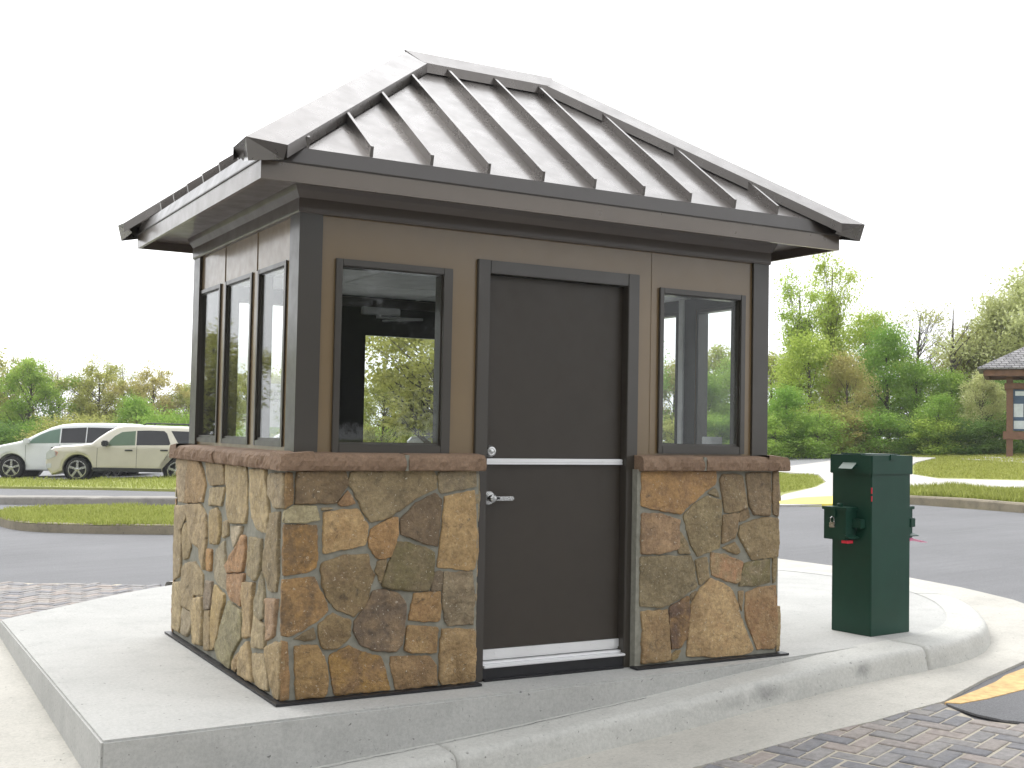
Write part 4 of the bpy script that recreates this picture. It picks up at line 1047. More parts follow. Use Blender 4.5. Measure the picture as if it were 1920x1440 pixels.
# ------------------------------------------------------------------ green pay box
gb = at(0, 0) if False else None
base_c = on_plane(1633, 1195, 2, 0)
pay = empty('fee_box', (base_c.x, base_c.y, 0), R(6)); tag(pay, 'dark green steel pay box with padlocked side boxes on the kerb island', 'pay box')
wx, wy = .425, .337     # local: corner nearest the camera at origin, +x right face, +y left face
m = MB(); m.box((.008, .008, 0), (wx-.008, wy-.008, 1.12), bev=.004); m.build('body', MAT['green'], pay)
m = MB(); m.box((-.004, -.004, 1.055), (wx+.004, wy+.004, 1.182), bev=.004); m.box((.08, .06, 1.1825), (wx-.05, wy-.04, 1.189)); m.build('lid', MAT['green'], pay)
m = MB(); m.box((.18, -.012, 1.150), (.24, -.004, 1.186)); m.build('hasp', MAT['green'], pay)
m = MB(); m.box((.02, wy*.3, 1.183), (.06, wy*.8, 1.192)); m.build('hinge', MAT['green'], pay)
# coin hood on the left face (x = 0 face)
m = MB(); m.prism([(-.004, .12, 1.13), (-.055, .12, 1.09), (-.055, .12, 1.084), (-.004, .12, 1.105)], (0, .11, 0)); m.build('slot_hood', MAT['green'], pay)
def lockbox(sx, x, y0_, y1_, tagc):
    """sx=-1: on the x=0 face, +1: on the x=wx face"""
    g = empty('lock_box', (0, 0, 0), 0, pay)
    xo = x+sx*.115
    m = MB(); m.box((x, y0_+.01, .62), (xo, y1_-.01, .825), bev=.003); m.box((x-sx*-.0, y0_, .815), (xo+sx*.008, y1_, .835), bev=.002)
    m.prism([(x+sx*.02, y0_+.03, .66), (xo, y0_+.03, .66), (xo+sx*.01, y0_-.03, .64), (x+sx*.02, y0_-.03, .64)], (0, 0, -.006))
    m.box((x, y0_-.06, .70), (x+sx*.05, y0_+.01, .76), bev=.004)
    m.build('housing', MAT['green'], g)
    m = MB(); m.lathe((x+sx*.06, (y0_+y1_)/2, .835), (0, 0, 1), [(0, .02), (.02, .02), (.024, .012), (.025, 0)], 12); m.build('knob', MAT['green'], g); m = MB(); m.box((xo+sx*.002, (y0_+y1_)/2-.02, .77), (xo+sx*.018, (y0_+y1_)/2+.02, .83), bev=.003); m.build('latch', MAT['green'], g)
    m = MB(); yc = (y0_+y1_)/2; m.box((xo+sx*.014, yc-.022, .70), (xo+sx*.032, yc+.022, .735), bev=.004)
    m.tube([(xo+sx*.023, yc-.014, .735), (xo+sx*.023, yc-.014, .762), (xo+sx*.023, yc, .772), (xo+sx*.023, yc+.014, .762), (xo+sx*.023, yc+.014, .735)], .0035, 6); m.build('padlock', MAT['chrome'], g)
    m = MB(); m.box((x+sx*.05, y0_, .600), (xo-sx*.01, y0_+.05, .619)); m.build('red_tag', MAT[tagc], g)
lockbox(-1, .008, .115, .315, 'red'); lockbox(1, wx-.008, .06, .24, 'pink')
m = MB(); vs = []; 
m.prism([(wx+.05, .02, .62), (wx+.16, -.01, .595), (wx+.15, .03, .592), (wx+.05, .06, .61)], (0, 0, -.002)); m.build('streamer', MAT['pink'], pay)
m = MB(); m.box((.0035, .002, .93), (.0075, .010, .97)); m.box((.0035, .002, .88), (.0075, .009, .915)); m.build('paint_chip', MAT['red'], pay)

# ------------------------------------------------------------------ kiosk, sign post
kb = at(1893, 858)
kang = math.atan2(-syw, cyw)
kio = empty('notice_kiosk', (kb.x, kb.y, kb.z), kang-.40); tag(kio, 'timber information kiosk with grey shingle hip roof at the right edge', 'kiosk')
k_ = 37.7/FPX   # metres per pixel there
for xx in (0, 2.6):
    for yy in (0, 1.5):
        m = MB(); m.box((xx-.10, yy-.10, 0), (xx+.10, yy+.10, 2.62), bev=.01); m.build('post', MAT['wood'], kio)
def beam(x0, x1, y0_, y1_, z0, z1):
    m = MB(); m.box((x0, y0_, z0), (x1, y1_, z1), bev=.01); m.build('beam', MAT['wood'], kio)
beam(-.16, 2.76, -.15, -.101, 2.20, 2.38); beam(-.2, 2.8, -.16, -.101, .58, .84); beam(-.16, 2.76, 1.601, 1.65, 2.20, 2.38)
beam(-.75, 3.35, -.62, -.50, 2.58, 2.78); beam(-.75, 3.35, 2.0, 2.12, 2.58, 2.78); beam(-.78, -.64, -.49, 1.99, 2.60, 2.77); beam(3.24, 3.38, -.49, 1.99, 2.60, 2.77)
m = MB(); m.box((-.70, -.55, 2.781), (3.30, 2.05, 2.82)); m.build('ceiling_board', MAT['wood'], kio)
def shingle():
    q = NT('grey shingles'); q.set(Roughness=.9); br = q.new('ShaderNodeTexBrick'); br.inputs['Scale'].default_value = 1
    br.inputs['Brick Width'].default_value = .22; br.inputs['Row Height'].default_value = .13; br.inputs['Mortar Size'].default_value = .012
    br.inputs['Color1'].default_value = (.20, .195, .20, 1); br.inputs['Color2'].default_value = (.33, .32, .32, 1); br.inputs['Mortar'].default_value = (.03, .03, .03, 1)
    mp = q.new('ShaderNodeMapping'); q.l.new(q.coord(), mp.inputs[0]); sx_ = q.new('ShaderNodeSeparateXYZ'); cb = q.new('ShaderNodeCombineXYZ'); q.l.new(q.coord(), sx_.inputs[0])
    q.l.new(q.math('ADD', sx_.outputs[0], q.math('MULTIPLY', sx_.outputs[1], .37)), cb.inputs[0]); q.l.new(q.math('MULTIPLY', sx_.outputs[2], 1.7), cb.inputs[1]); q.l.new(cb.outputs[0], br.inputs['Vector'])
    q.base(q.mix(1, br.outputs['Color'], q.ramp(q.noise(9, 4), [(.3, .7), (.7, 1.2)]), 'MULTIPLY')); q.bump(br.outputs['Fac'], -.5, .02); return q.mat
MAT['shingle'] = shingle()
m = MB(); r0 = [(-.95, -.8, 2.80), (3.55, -.8, 2.80), (3.55, 2.3, 2.80), (-.95, 2.3, 2.80)]; r1 = [(x_, y_, z_+.04) for x_, y_, z_ in r0]; rr = [(1.0, .75, 3.88), (1.6, .75, 3.88)]
m.add(r0+r1+rr, [(3, 2, 1, 0), (0, 1, 5, 4), (1, 2, 6, 5), (2, 3, 7, 6), (3, 0, 4, 7), (4, 5, 9, 8), (5, 6, 9), (6, 7, 8, 9), (7, 4, 8)]); m.build('roof', MAT['shingle'], kio)
MAT['navy'] = simple('blue board', (.05, .09, .15), .6); MAT['sheet'] = simple('pale poster', (.55, .60, .60), .5)
m = MB(); m.box((.10, -.03, .86), (2.5, .03, 2.18)); m.build('display_board', MAT['navy'], kio)
for i, (x0, z0, x1, z1) in enumerate([(.12, .92, .95, 1.18), (.12, 1.30, .40, 1.72), (.48, 1.66, .95, 1.95), (.16, 1.98, .95, 2.12), (.5, 1.3, .95, 1.6), (1.1, 1.0, 1.7, 2.0), (1.8, 1.0, 2.4, 2.0)]):
    m = MB(); m.box((x0, -.036, z0), (x1, -.0305, z1)); m.build('poster', MAT['sheet'], kio)
sp_ = col_at(1445, 42); sg = empty('sign_post', (sp_.x, sp_.y, sp_.z), kang); tag(sg, 'brown post with a small pale sign at the road edge right of the booth', 'sign')
m = MB(); m.box((-.06, -.06, 0), (.06, .06, 1.05), bev=.01); m.build('post', MAT['wood'], sg)
m = MB(); m.box((-.12, -.085, .62), (.02, -.061, 1.10)); m.build('sign_plate', MAT['white_plastic'], sg)

# ------------------------------------------------------------------ vehicles
def conv(X, Y, x0=745, y0_=757): return ((X-x0)*.0030, (y0_-Y-(X-x0)*.032)*.0030)
def offset_poly(pts, d):
    n = len(pts); out = []
    for i in range(n):
        a, b_, c = Vector(pts[i-1]), Vector(pts[i]), Vector(pts[(i+1) % n])
        t1 = (b_-a).normalized(); t2 = (c-b_).normalized(); n1 = Vector((-t1.y, t1.x)); n2 = Vector((-t2.y, t2.x)); nn = (n1+n2)
        if nn.length < .1: nn = n1
        nn.normalize(); k = 1/max(.5, nn.dot(n1)); out.append(b_+nn*d*k)
    return out
def car_paint(name, c, metal=.2):
    q = NT(name); q.set(Roughness=.28, Metallic=metal); q.b.inputs['Coat Weight'].default_value = .7; q.b.inputs['Coat Roughness'].default_value = .05
    q.base(q.mix(q.ramp(q.noise(3, 4), [(.3, 0), (.7, 1)]), mul(c, .96), mul(c, 1.04))); return q.mat
def wheel(parent, u, side, r, rimr, y):
    w = empty('wheel', (u, y, r), 0, parent); ax = (0, side, 0)
    m = MB(); m.lathe((0, -side*.11, 0), ax, [(0, rimr), (0, r*.93), (.02, r*.99), (.11, r), (.19, r*.99), (.215, r*.93), (.22, rimr*1.04), (.19, rimr)], 40); m.build('tyre', MAT['tyre'], w, smooth=True)
    m = MB(); m.lathe((0, -side*.11, 0), ax, [(.06, rimr*.2), (.06, rimr), (.19, rimr), (.215, rimr*1.03), (.216, rimr*.93), (.17, rimr*.88), (.13, rimr*.86)], 40)
    for k in range(5):
        a = k*2*math.pi/5+.3; d = Vector((math.cos(a), 0, math.sin(a))); t = Vector((-math.sin(a), 0, math.cos(a)))
        m.obox(Vector((0, side*.085, 0))+d*rimr*.52, d*rimr*.42, t*rimr*.13, Vector((0, side*.012, 0)))
    m.lathe((0, side*.06, 0), ax, [(0, rimr*.24), (.035, rimr*.22), (.042, rimr*.1), (.043, 0)], 20)
    m.build('rim', MAT['chrome'], w); m2 = MB(); m2.lathe((0, -side*.11, 0), ax, [(.10, 0), (.10, rimr*.97)], 30); m2.build('brake_disc', MAT['plastic'], w)
def vehicle(name, outline, width, belt, tumble, paint, wheels, r, rimr, glasses, clad, lines, handles, mirror, rails, lights, extra, loc_, rz, label, cat, scale=1):
    root = empty(name, loc_, rz); root.scale = (scale,)*3
    tag(root, label, cat)
    hw = width/2
    def yw(z): return hw*(1-tumble*max(0, z-belt)/.6)-.02*max(0, (.5-z))
    # outline with arches
    pts = outline
    area = sum(pts[i][0]*pts[(i+1) % len(pts)][1]-pts[(i+1) % len(pts)][0]*pts[i][1] for i in range(len(pts)))
    if area < 0: pts = pts[::-1]
    ins1 = offset_poly(pts, .035); ins2 = offset_poly(pts, .10)
    n = len(pts); m = MB(); vs = []
    lay = []
    for sgn in (-1, 1):
        lay.append([(p[0], sgn*max(.2, yw(p[1])-.10), p[1]) for p in pts])
        lay.append([(p[0], sgn*max(.2, yw(p[1])-.025), p[1]) for p in ins1])
        lay.append([(p[0], sgn*yw(p[1]), p[1]) for p in ins2])
    # order: right inner ring .. left
    m.add([v for L in lay for v in L], [])
    def strip(a, b_, flip=False):
        for i in range(n):
            j = (i+1) % n; m.f.append((a*n+i, a*n+j, b_*n+j, b_*n+i)); m.m.append(0)
    strip(0, 3); strip(0, 1); strip(1, 2); strip(3, 4); strip(4, 5)
    body = m.build('body', paint, root)
    # side faces: fill and slice so they follow the tumblehome
    for li, sgn in ((2, -1), (5, 1)):
        bm = bmesh.new(); vv = [bm.verts.new(v) for v in lay[li]]; bm.faces.new(vv); 
        for v in bm.verts: v.co.y = 0
        bmesh.ops.triangulate(bm, faces=bm.faces[:], ngon_method='EAR_CLIP')
        z = .1
        while z < 2:
            bmesh.ops.bisect_plane(bm, geom=bm.verts[:]+bm.edges[:]+bm.faces[:], plane_co=(0, 0, z), plane_no=(0, 0, 1)); z += .12
        for v in bm.verts: v.co.y = sgn*yw(v.co.z)
        b2 = bmesh.new(); b2.from_mesh(body.data); me = bpy.data.meshes.new('tmp'); bm.to_mesh(me); b2.from_mesh(me); bm.free()
        bmesh.ops.remove_doubles(b2, verts=b2.verts[:], dist=.0005); bmesh.ops.recalc_face_normals(b2, faces=b2.faces[:]); b2.to_mesh(body.data); b2.free(); bpy.data.meshes.remove(me)
    for p in body.data.polygons: p.use_smooth = True
    try: body.data.set_sharp_from_angle(angle=R(38))
    except Exception: pass
    def skin(poly, lift, thick, sgn, mat, nm, par, cell=.1):
        bm = bmesh.new(); bm.faces.new([bm.verts.new((p[0], 0, p[1])) for p in poly]); bmesh.ops.triangulate(bm, faces=bm.faces[:])
        z = .1
        while z < 2:
            bmesh.ops.bisect_plane(bm, geom=bm.verts[:]+bm.edges[:]+bm.faces[:], plane_co=(0, 0, z), plane_no=(0, 0, 1)); z += cell
        r_ = bmesh.ops.extrude_face_region(bm, geom=bm.faces[:]); nv = [g for g in r_['geom'] if isinstance(g, bmesh.types.BMVert)]; s1 = set(nv)
        for v in bm.verts: v.co.y = sgn*(yw(v.co.z)+(lift if v in s1 else lift-thick))
        bmesh.ops.recalc_face_normals(bm, faces=bm.faces[:]); me = bpy.data.meshes.new(nm); bm.to_mesh(me); bm.free(); return link(nm, me, mat, par)
    for sgn in (-1, 1):
        for poly, mt, nm in glasses: skin(poly, .006, .02, sgn, mt, nm, root)
        for poly in clad: skin(poly, .015, .03, sgn, MAT['plastic'], 'side_cladding', root)
        m = MB()
        for (a, b_) in lines:
            a = Vector(a); b_ = Vector(b_); k = 6
            for i in range(k):
                p, q = a.lerp(b_, i/k), a.lerp(b_, (i+1)/k); d = (q-p); nrm = Vector((-d.y, d.x)).normalized()*.005
                m.add([(p.x-nrm.x, sgn*(yw(p.y)+.002), p.y-nrm.y), (p.x+nrm.x, sgn*(yw(p.y)+.002), p.y+nrm.y), (q.x+nrm.x, sgn*(yw(q.y)+.002), q.y+nrm.y), (q.x-nrm.x, sgn*(yw(q.y)+.002), q.y-nrm.y)], [(0, 1, 2, 3)])
        if lines: m.build('door_gap', MAT['plastic'], root)
        for (u, z) in handles:
            m = MB(); y = sgn*(yw(z)+.02); m.box((u-.11, y-.012, z-.02), (u+.11, y+.012, z+.02), bev=.008); m.build('door_handle', MAT['plastic'], root)
        if mirror:
            u, z, mt = mirror; m = MB(); m.box((u-.10, sgn*(yw(z)+.04), z-.08), (u+.07, sgn*(yw(z)+.24), z+.09), bev=.03); m.build('mirror', mt, root)
        if rails:
            (u0, u1, z) = rails; m = MB(); y = sgn*(hw*(1-tumble)-.10); m.tube([(u0, y, z-.06), (u0+.12, y, z+.01), (u1-.15, y, z), (u1, y, z-.07)], .018, 8); m.build('roof_rail', MAT['plastic'], root)
    for (u, r_, y_) in wheels:
        for sgn in (-1, 1):
            wheel(root, u, sgn, r_, rimr, sgn*(hw-.12))
            # dark wheel well
            m = MB(); m.lathe((u, sgn*(hw-.035), r_+.01), (0, -sgn, 0), [(0.0, r_*1.16), (.3, r_*1.16), (.3, 0)], 32); m.build('wheel_well', MAT['plastic'], root)
    for (poly, mt, nm) in lights:
        for sgn in (-1, 1): skin(poly, .012, .04, sgn, mt, nm, root)
    for f in extra: f(root)
    return root
MAT['lamp'] = simple('clear headlamp', (.6, .62, .62), .1, .3); MAT['amber'] = simple('amber lens', (.75, .12, .05), .25)
pc_beige = car_paint('beige car paint', (.56, .525, .44)); pc_white = car_paint('white car paint', (.66, .68, .68), 0); pc_silver = car_paint('silver car paint', (.42, .43, .44), .4); pc_black = car_paint('dark blue car paint', (.03, .035, .05), .2)
def arch(u, r_, z0, a0=200, a1=-20):
    return [(u+r_*math.cos(R(a)), z0+r_*math.sin(R(a))) for a in range(a0, a1-1, -20)]
# SUV
def cv(L): return [conv(*p) for p in L]
suv_top = cv([(505, 712), (455, 650), (440, 590), (448, 545), (480, 470), (520, 440), (600, 425), (720, 412), (868, 388), (930, 330), (1010, 268), (1100, 215), (1180, 196), (1300, 193), (1500, 190), (1700, 186), (1800, 188), (1850, 215), (1880, 275), (1892, 390), (1895, 470), (1935, 520), (1940, 600), (1925, 660), (1870, 672)])
wr = .335
suv = suv_top+arch(2.80, .40, .33, -25, 20)[::1] if False else None
def with_arches(top, u0, u1, r_, zc, sill):
    """top runs nose to tail; close underneath with two arches"""
    return top+[(u1+r_*math.cos(R(a)), zc+r_*math.sin(R(a))) for a in range(-10, 191, 20)]+[(u1-r_-.03, sill), (u0+r_+.03, sill)]+[(u0+r_*math.cos(R(a)), zc+r_*math.sin(R(a))) for a in range(-10, 191, 20)]
suv_out = with_arches(suv_top, 0, 2.80, .40, .345, .29)
suv_gl = [(cv([(1035, 405), (1040, 360), (1085, 310), (1150, 268), (1278, 250), (1283, 388)]), MAT['cabglass'], 'side_window'),
          (cv([(1295, 387), (1290, 248), (1400, 240), (1545, 238), (1575, 262), (1615, 360), (1600, 372)]), MAT['darkglass'], 'side_window'),
          (cv([(1612, 234), (1800, 232), (1835, 260), (1872, 358), (1700, 362), (1680, 340)]), MAT['darkglass'], 'side_window')]
sill_c = [(.42, .29), (2.38, .29), (2.36, .40), (.44, .40)]
suv_lines = [(conv(930, 430), conv(925, 655)), (conv(1300, 395), conv(1298, 650)), (conv(1638, 380), conv(1560, 520))]
def windscreen(pts_in, mat=MAT['darkglass'], w0=.62, w1=.55, nm='windscreen'):
    (u0, z0), (u1, z1) = pts_in
    def f(root):
        d = Vector((u1-u0, 0, z1-z0)); nn = Vector((-d.z, 0, d.x)).normalized()*.012
        m = MB(); m.prism([Vector((u0, -w0, z0))+nn, Vector((u0, w0, z0))+nn, Vector((u1, w1, z1))+nn, Vector((u1, -w1, z1))+nn], nn*-.03); m.build(nm, mat, root)
    return f
def front_bits(u, z):
    def f(root):
        m = MB(); m.box((u-.01, -.45, z-.10), (u+.10, .45, z+.10), bev=.02); m.build('grille', MAT['plastic'], root)
        m = MB(); m.box((u-.04, -.6, z-.38), (u+.10, .6, z-.26), bev=.02); m.build('bumper_intake', MAT['plastic'], root)
    return f
sv = at(140, 902, .02); svr = at(312, 895, .02); dirv = Vector((svr.x-sv.x, svr.y-sv.y)); 
sang = math.atan2(RH.y, RH.x)+R(4)
vehicle('parked_suv', suv_out, 1.80, conv(1300, 390)[1], .20, pc_beige, [(0, wr, 0), (2.80, wr, 0)], wr, .25, suv_gl, [sill_c], suv_lines, [conv(1225, 440), conv(1558, 424)], (conv(1015, 385)[0], conv(1015, 385)[1], MAT['plastic']), (1.75, 3.15, conv(1500, 172)[1]),
        [(cv([(452, 560), (458, 500), (490, 465), (530, 478), (560, 490), (545, 530), (480, 558)]), MAT['lamp'], 'headlight'), (cv([(535, 478), (562, 490), (548, 525), (535, 525)]), MAT['amber'], 'turn_signal'), (cv([(455, 620), (470, 600), (505, 600), (505, 640), (460, 650)]), MAT['lamp'], 'fog_lamp')],
        [windscreen((conv(880, 385), conv(1095, 222))), front_bits(conv(440, 0)[0], .78)],
        (sv.x+RH.x*0+FH.x*.9, sv.y+FH.y*.9, sv.z), sang, 'beige SUV parked beside the white van, its tail behind the booth', 'SUV', 1.04)
# white van behind
van_top = [(-.92, .30), (-1.02, .45), (-1.0, .70), (-.85, .86), (-.4, 1.02), (.1, 1.13), (.35, 1.20), (.75, 1.42), (1.12, 1.60), (1.45, 1.70), (1.9, 1.745), (2.6, 1.765), (3.4, 1.76), (3.75, 1.72), (3.95, 1.55), (4.05, 1.1), (4.10, .6), (4.02, .35)]
van_out = with_arches(van_top, 0, 3.02, .41, .35, .27)
van_gl = [([(.50, 1.10), (.62, 1.24), (.85, 1.38), (1.1, 1.49), (1.42, 1.57), (1.42, 1.13)], MAT['cabglass'], 'side_window'), ([(1.46, 1.13), (1.46, 1.575), (2.2, 1.62), (2.2, 1.15)], MAT['darkglass'], 'side_window'), ([(2.23, 1.15), (2.23, 1.62), (3.55, 1.61), (3.7, 1.18)], MAT['darkglass'], 'side_window')]
vn = at(18, 898, .02)
vehicle('parked_van', van_out, 1.95, 1.12, .16, pc_white, [(0, .35, 0), (3.02, .35, 0)], .35, .25, van_gl, [], [((.42, .35), (.42, 1.05)), ((1.44, .35), (1.44, 1.1)), ((2.4, .35), (2.4, 1.12))], [(1.30, .98), (1.62, .98)], (.50, 1.16, pc_white), None,
        [([(-.98, .62), (-.92, .8), (-.55, .92), (-.6, .72)], MAT['lamp'], 'headlight')], [windscreen(((.38, 1.22), (1.40, 1.69))), front_bits(-1.0, .6)],
        (vn.x+FH.x*.9, vn.y+FH.y*.9, vn.z), sang, 'white minivan parked behind the beige SUV at the left edge', 'van', 1.04)
# pickup and a pale car glimpsed through the booth
def truck(px, dep, dz, label, paint, rev=False):
    top = [(-.95, .45), (-1.0, .7), (-1.0, 1.05), (-.9, 1.16), (.4, 1.22), (.62, 1.28), (1.05, 1.68), (1.3, 1.78), (2.6, 1.80), (2.75, 1.72), (2.85, 1.28), (4.5, 1.27), (4.55, .6)]
    out = with_arches(top, 0, 3.5, .44, .39, .42)
    gl = [([(.8, 1.26), (1.15, 1.62), (1.75, 1.68), (1.75, 1.26)], MAT['darkglass'], 'side_window'), ([(1.8, 1.26), (1.8, 1.68), (2.55, 1.68), (2.7, 1.26)], MAT['darkglass'], 'side_window')]
    p = col_at(px, dep)
    return vehicle('pickup_truck', out, 1.95, 1.22, .16, paint, [(0, .39, 0), (3.5, .39, 0)], .39, .27, gl, [], [((.7, .45), (.7, 1.2)), ((1.78, .45), (1.78, 1.2))], [(1.6, 1.05)], (.85, 1.3, MAT['plastic']), None,
            [([(-.97, .85), (-.97, 1.05), (-.7, 1.08), (-.7, .85)], MAT['lamp'], 'headlight')], [windscreen(((.65, 1.30), (1.26, 1.77))), front_bits(-1.0, .9)], (p.x, p.y, p.z+dz), sang, label, 'truck', 1.0)
truck(838, 31, .0, 'silver pickup truck seen through the front left window of the booth', pc_silver)
top = [(-.9, .3), (-.95, .6), (-.7, .78), (.3, .95), (.5, 1.0), (1.1, 1.36), (1.5, 1.44), (2.3, 1.43), (2.9, 1.1), (3.5, 1.03), (3.6, .6), (3.55, .35)]
p = col_at(462, 31)
vehicle('parked_car', with_arches(top, 0, 2.7, .37, .32, .25), 1.78, .95, .2, pc_white, [(0, .31, 0), (2.7, .31, 0)], .31, .22, [([(.75, 1.0), (1.2, 1.3), (1.6, 1.37), (1.6, 1.0)], MAT['darkglass'], 'side_window'), ([(1.65, 1.0), (1.65, 1.37), (2.2, 1.36), (2.65, 1.06)], MAT['darkglass'], 'side_window')], [], [((.65, .3), (.65, .95)), ((1.62, .3), (1.62, .95))], [(1.4, .85)], (.75, 1.03, pc_white), None,
        [([(-.92, .55), (-.85, .68), (-.5, .75), (-.55, .6)], MAT['lamp'], 'headlight')], [windscreen(((.55, 1.02), (1.15, 1.40)))], (p.x, p.y, p.z+.1), sang, 'white sedan mostly hidden behind the booth', 'car', 1.0)

# ------------------------------------------------------------------ trees
def make_tree(seed, height, cr_w, crown_lo, nclump, leaves, leaf, branch_n, spread=.42, shape='round', trunk_r=.11):
    """returns trunk mesh and crown mesh (or None)"""
    rnd = random.Random(seed); tr = MB(); H = height
    lean = Vector((rnd.gauss(0, .04), rnd.gauss(0, .04), 0))
    def axis(t): return Vector((math.sin(t*5+seed)*.03*H*.25, math.cos(t*4+seed)*.03*H*.25, 0))*t+lean*H*t+Vector((0, 0, H*t*.93))
    ks = [i/9 for i in range(10)]
    tr.tube([axis(t) for t in ks], [trunk_r*(1-t)**.8+.012 for t in ks], 7)
    clumps = []
    for i in range(nclump):
        t = crown_lo+(1-crown_lo)*rnd.random()**.85
        tt = (t-crown_lo)/(1-crown_lo)
        prof = {'round': math.sin(math.pi*min(1, .18+.80*tt))**.6, 'cone': (1-tt)**.6*.9+.12, 'column': .55+.3*math.sin(tt*9), 'vase': .35+.75*tt if tt < .75 else .95*(1-(tt-.75)*2.2)}[shape]
        a = rnd.uniform(0, 6.283); rr_ = cr_w*prof*rnd.uniform(.25, 1.0)**.55*(1+.75*noise.noise(Vector((math.cos(a)*1.6, math.sin(a)*1.6, t*4.5+seed*3))))
        c = axis(t)+Vector((math.cos(a)*rr_, math.sin(a)*rr_, rnd.gauss(0, .045*H)))
        clumps.append((c, t))
    for i, (c, t) in enumerate(clumps[:branch_n]):
        t0 = max(.12, t-rnd.uniform(.12, .30)); s0 = axis(t0); mid = s0.lerp(c, .5)+Vector((rnd.gauss(0, .08), rnd.gauss(0, .08), -.05*H*rnd.random()+.06))
        r0 = trunk_r*(1-t0)**.9*.42+.006
        tr.tube([s0, s0.lerp(mid, .5)+Vector((0, 0, .02)), mid, c, c+(c-mid)*.25], [r0, r0*.8, r0*.55, r0*.25, .004], 5)
        for _ in range(5):
            e_ = c+Vector((rnd.gauss(0, .35), rnd.gauss(0, .35), rnd.gauss(.12, .25))); q = mid.lerp(c, rnd.uniform(.1, 1))
            tr.tube([q, q.lerp(e_, .5)+Vector((0, 0, .04)), e_], [r0*.28, r0*.16, .003], 3, cap=False)
    tm = bpy.data.meshes.new('trunk'); tm.from_pydata(tr.v, [], tr.f); tm.materials.append(MAT['bark'])
    for p in tm.polygons: p.use_smooth = True
    if leaves == 0: return tm, None
    vs = []; fs = []; sh = []
    per = leaves//nclump
    for c, t in clumps:
        cs = spread*rnd.uniform(.6, 1.3); cv_ = rnd.random()
        for _ in range(int(per*rnd.uniform(.5, 1.5))):
            d = Vector((rnd.gauss(0, 1), rnd.gauss(0, 1), rnd.gauss(0, .72)))
            p = c+d*cs*.55
            if p.z < .12*H*crown_lo: continue
            s_ = leaf*rnd.uniform(.6, 1.3)
            n_ = Vector((rnd.gauss(0, 1), rnd.gauss(0, 1), rnd.gauss(0, 1)+.4)).normalized(); a_ = n_.orthogonal().normalized(); ang = rnd.uniform(0, 6.28)
            a_ = a_*math.cos(ang)+n_.cross(a_)*math.sin(ang); b_ = n_.cross(a_)
            k = len(vs); vs += [p-a_*s_, p-b_*s_*.55+n_*s_*.12, p+a_*s_, p+b_*s_*.55+n_*s_*.12]; fs.append((k, k+1, k+2, k+3)); sh.append(min(1, max(0, cv_*.6+rnd.random()*.4)))
    cm = bpy.data.meshes.new('crown'); cm.from_pydata([tuple(v) for v in vs], [], fs)
    at_ = cm.attributes.new('shade', 'FLOAT', 'FACE'); at_.data.foreach_set('value', sh)
    cm.materials.append(LEAF['green'])
    return tm, cm
PROTO = {
 'dense': make_tree(11, 6, 1.75, .16, 80, 15000, .065, 34, .62),
 'dense_wide': make_tree(12, 6, 2.3, .14, 95, 17000, .065, 40, .62),
 'airy': make_tree(13, 6, 1.9, .24, 90, 12000, .075, 60, .50, 'round', .10),
 'airy_wide': make_tree(14, 6, 2.6, .22, 110, 15000, .075, 75, .50, 'vase', .12),
 'tall': make_tree(15, 8, 1.25, .30, 80, 9000, .062, 60, .46, 'column', .11),
 'tall_cone': make_tree(16, 8, 1.45, .28, 85, 9500, .062, 60, .46, 'cone', .11),
 'sparse': make_tree(17, 6, 1.7, .3, 70, 2200, .05, 70, .42, 'vase', .09),
 'bare': make_tree(18, 6, 1.6, .5, 12, 0, .05, 12, .4, 'vase', .18),
 'shrub': make_tree(19, 2.4, 1.35, .05, 46, 9000, .055, 20, .52, 'round', .04),
 'shrub_tall': make_tree(20, 3.4, 1.2, .05, 50, 10000, .055, 24, .52, 'round', .05),
}
PH = {'dense': 6, 'dense_wide': 6, 'airy': 6, 'airy_wide': 6, 'tall': 8, 'tall_cone': 8, 'sparse': 6, 'bare': 6, 'shrub': 2.4, 'shrub_tall': 3.4}
rt = random.Random(5)
HOR = lambda px: 824+(px-1700)*.0198
def tree(kind, px, dep, top, leafc, label, group, wide=1.0, base=0):
    """top = pixel row of the tree top"""
    p = col_at(px, dep); p.z += base
    ztop = EYE.z+(HOR(px)-top)/FPX*dep
    h = (ztop-p.z)*1.03; s_ = h/PH[kind]
    tm, cm = PROTO[kind]
    shr = kind.startswith('shrub')
    root = empty('shrub' if shr else 'bare_tree' if kind == 'bare' else 'tree', (p.x, p.y, p.z-.05), rt.uniform(0, 6.28)); sw = s_*wide if not shr else max(s_*wide, .8)
    root.scale = (sw, sw, s_); tag(root, label, 'shrub' if shr else 'tree', group)
    t = bpy.data.objects.new('stem' if shr else 'trunk', tm); col.objects.link(t); t.parent = root
    if cm:
        c = bpy.data.objects.new('foliage' if shr else 'crown', cm); col.objects.link(c); c.parent = root
        c.material_slots[0].link = 'OBJECT'; c.material_slots[0].material = LEAF[leafc]
    return root
GR, GL, GM = 'trees at the wood edge right of the booth', 'trees behind the parked cars', 'trees seen through and behind the booth'
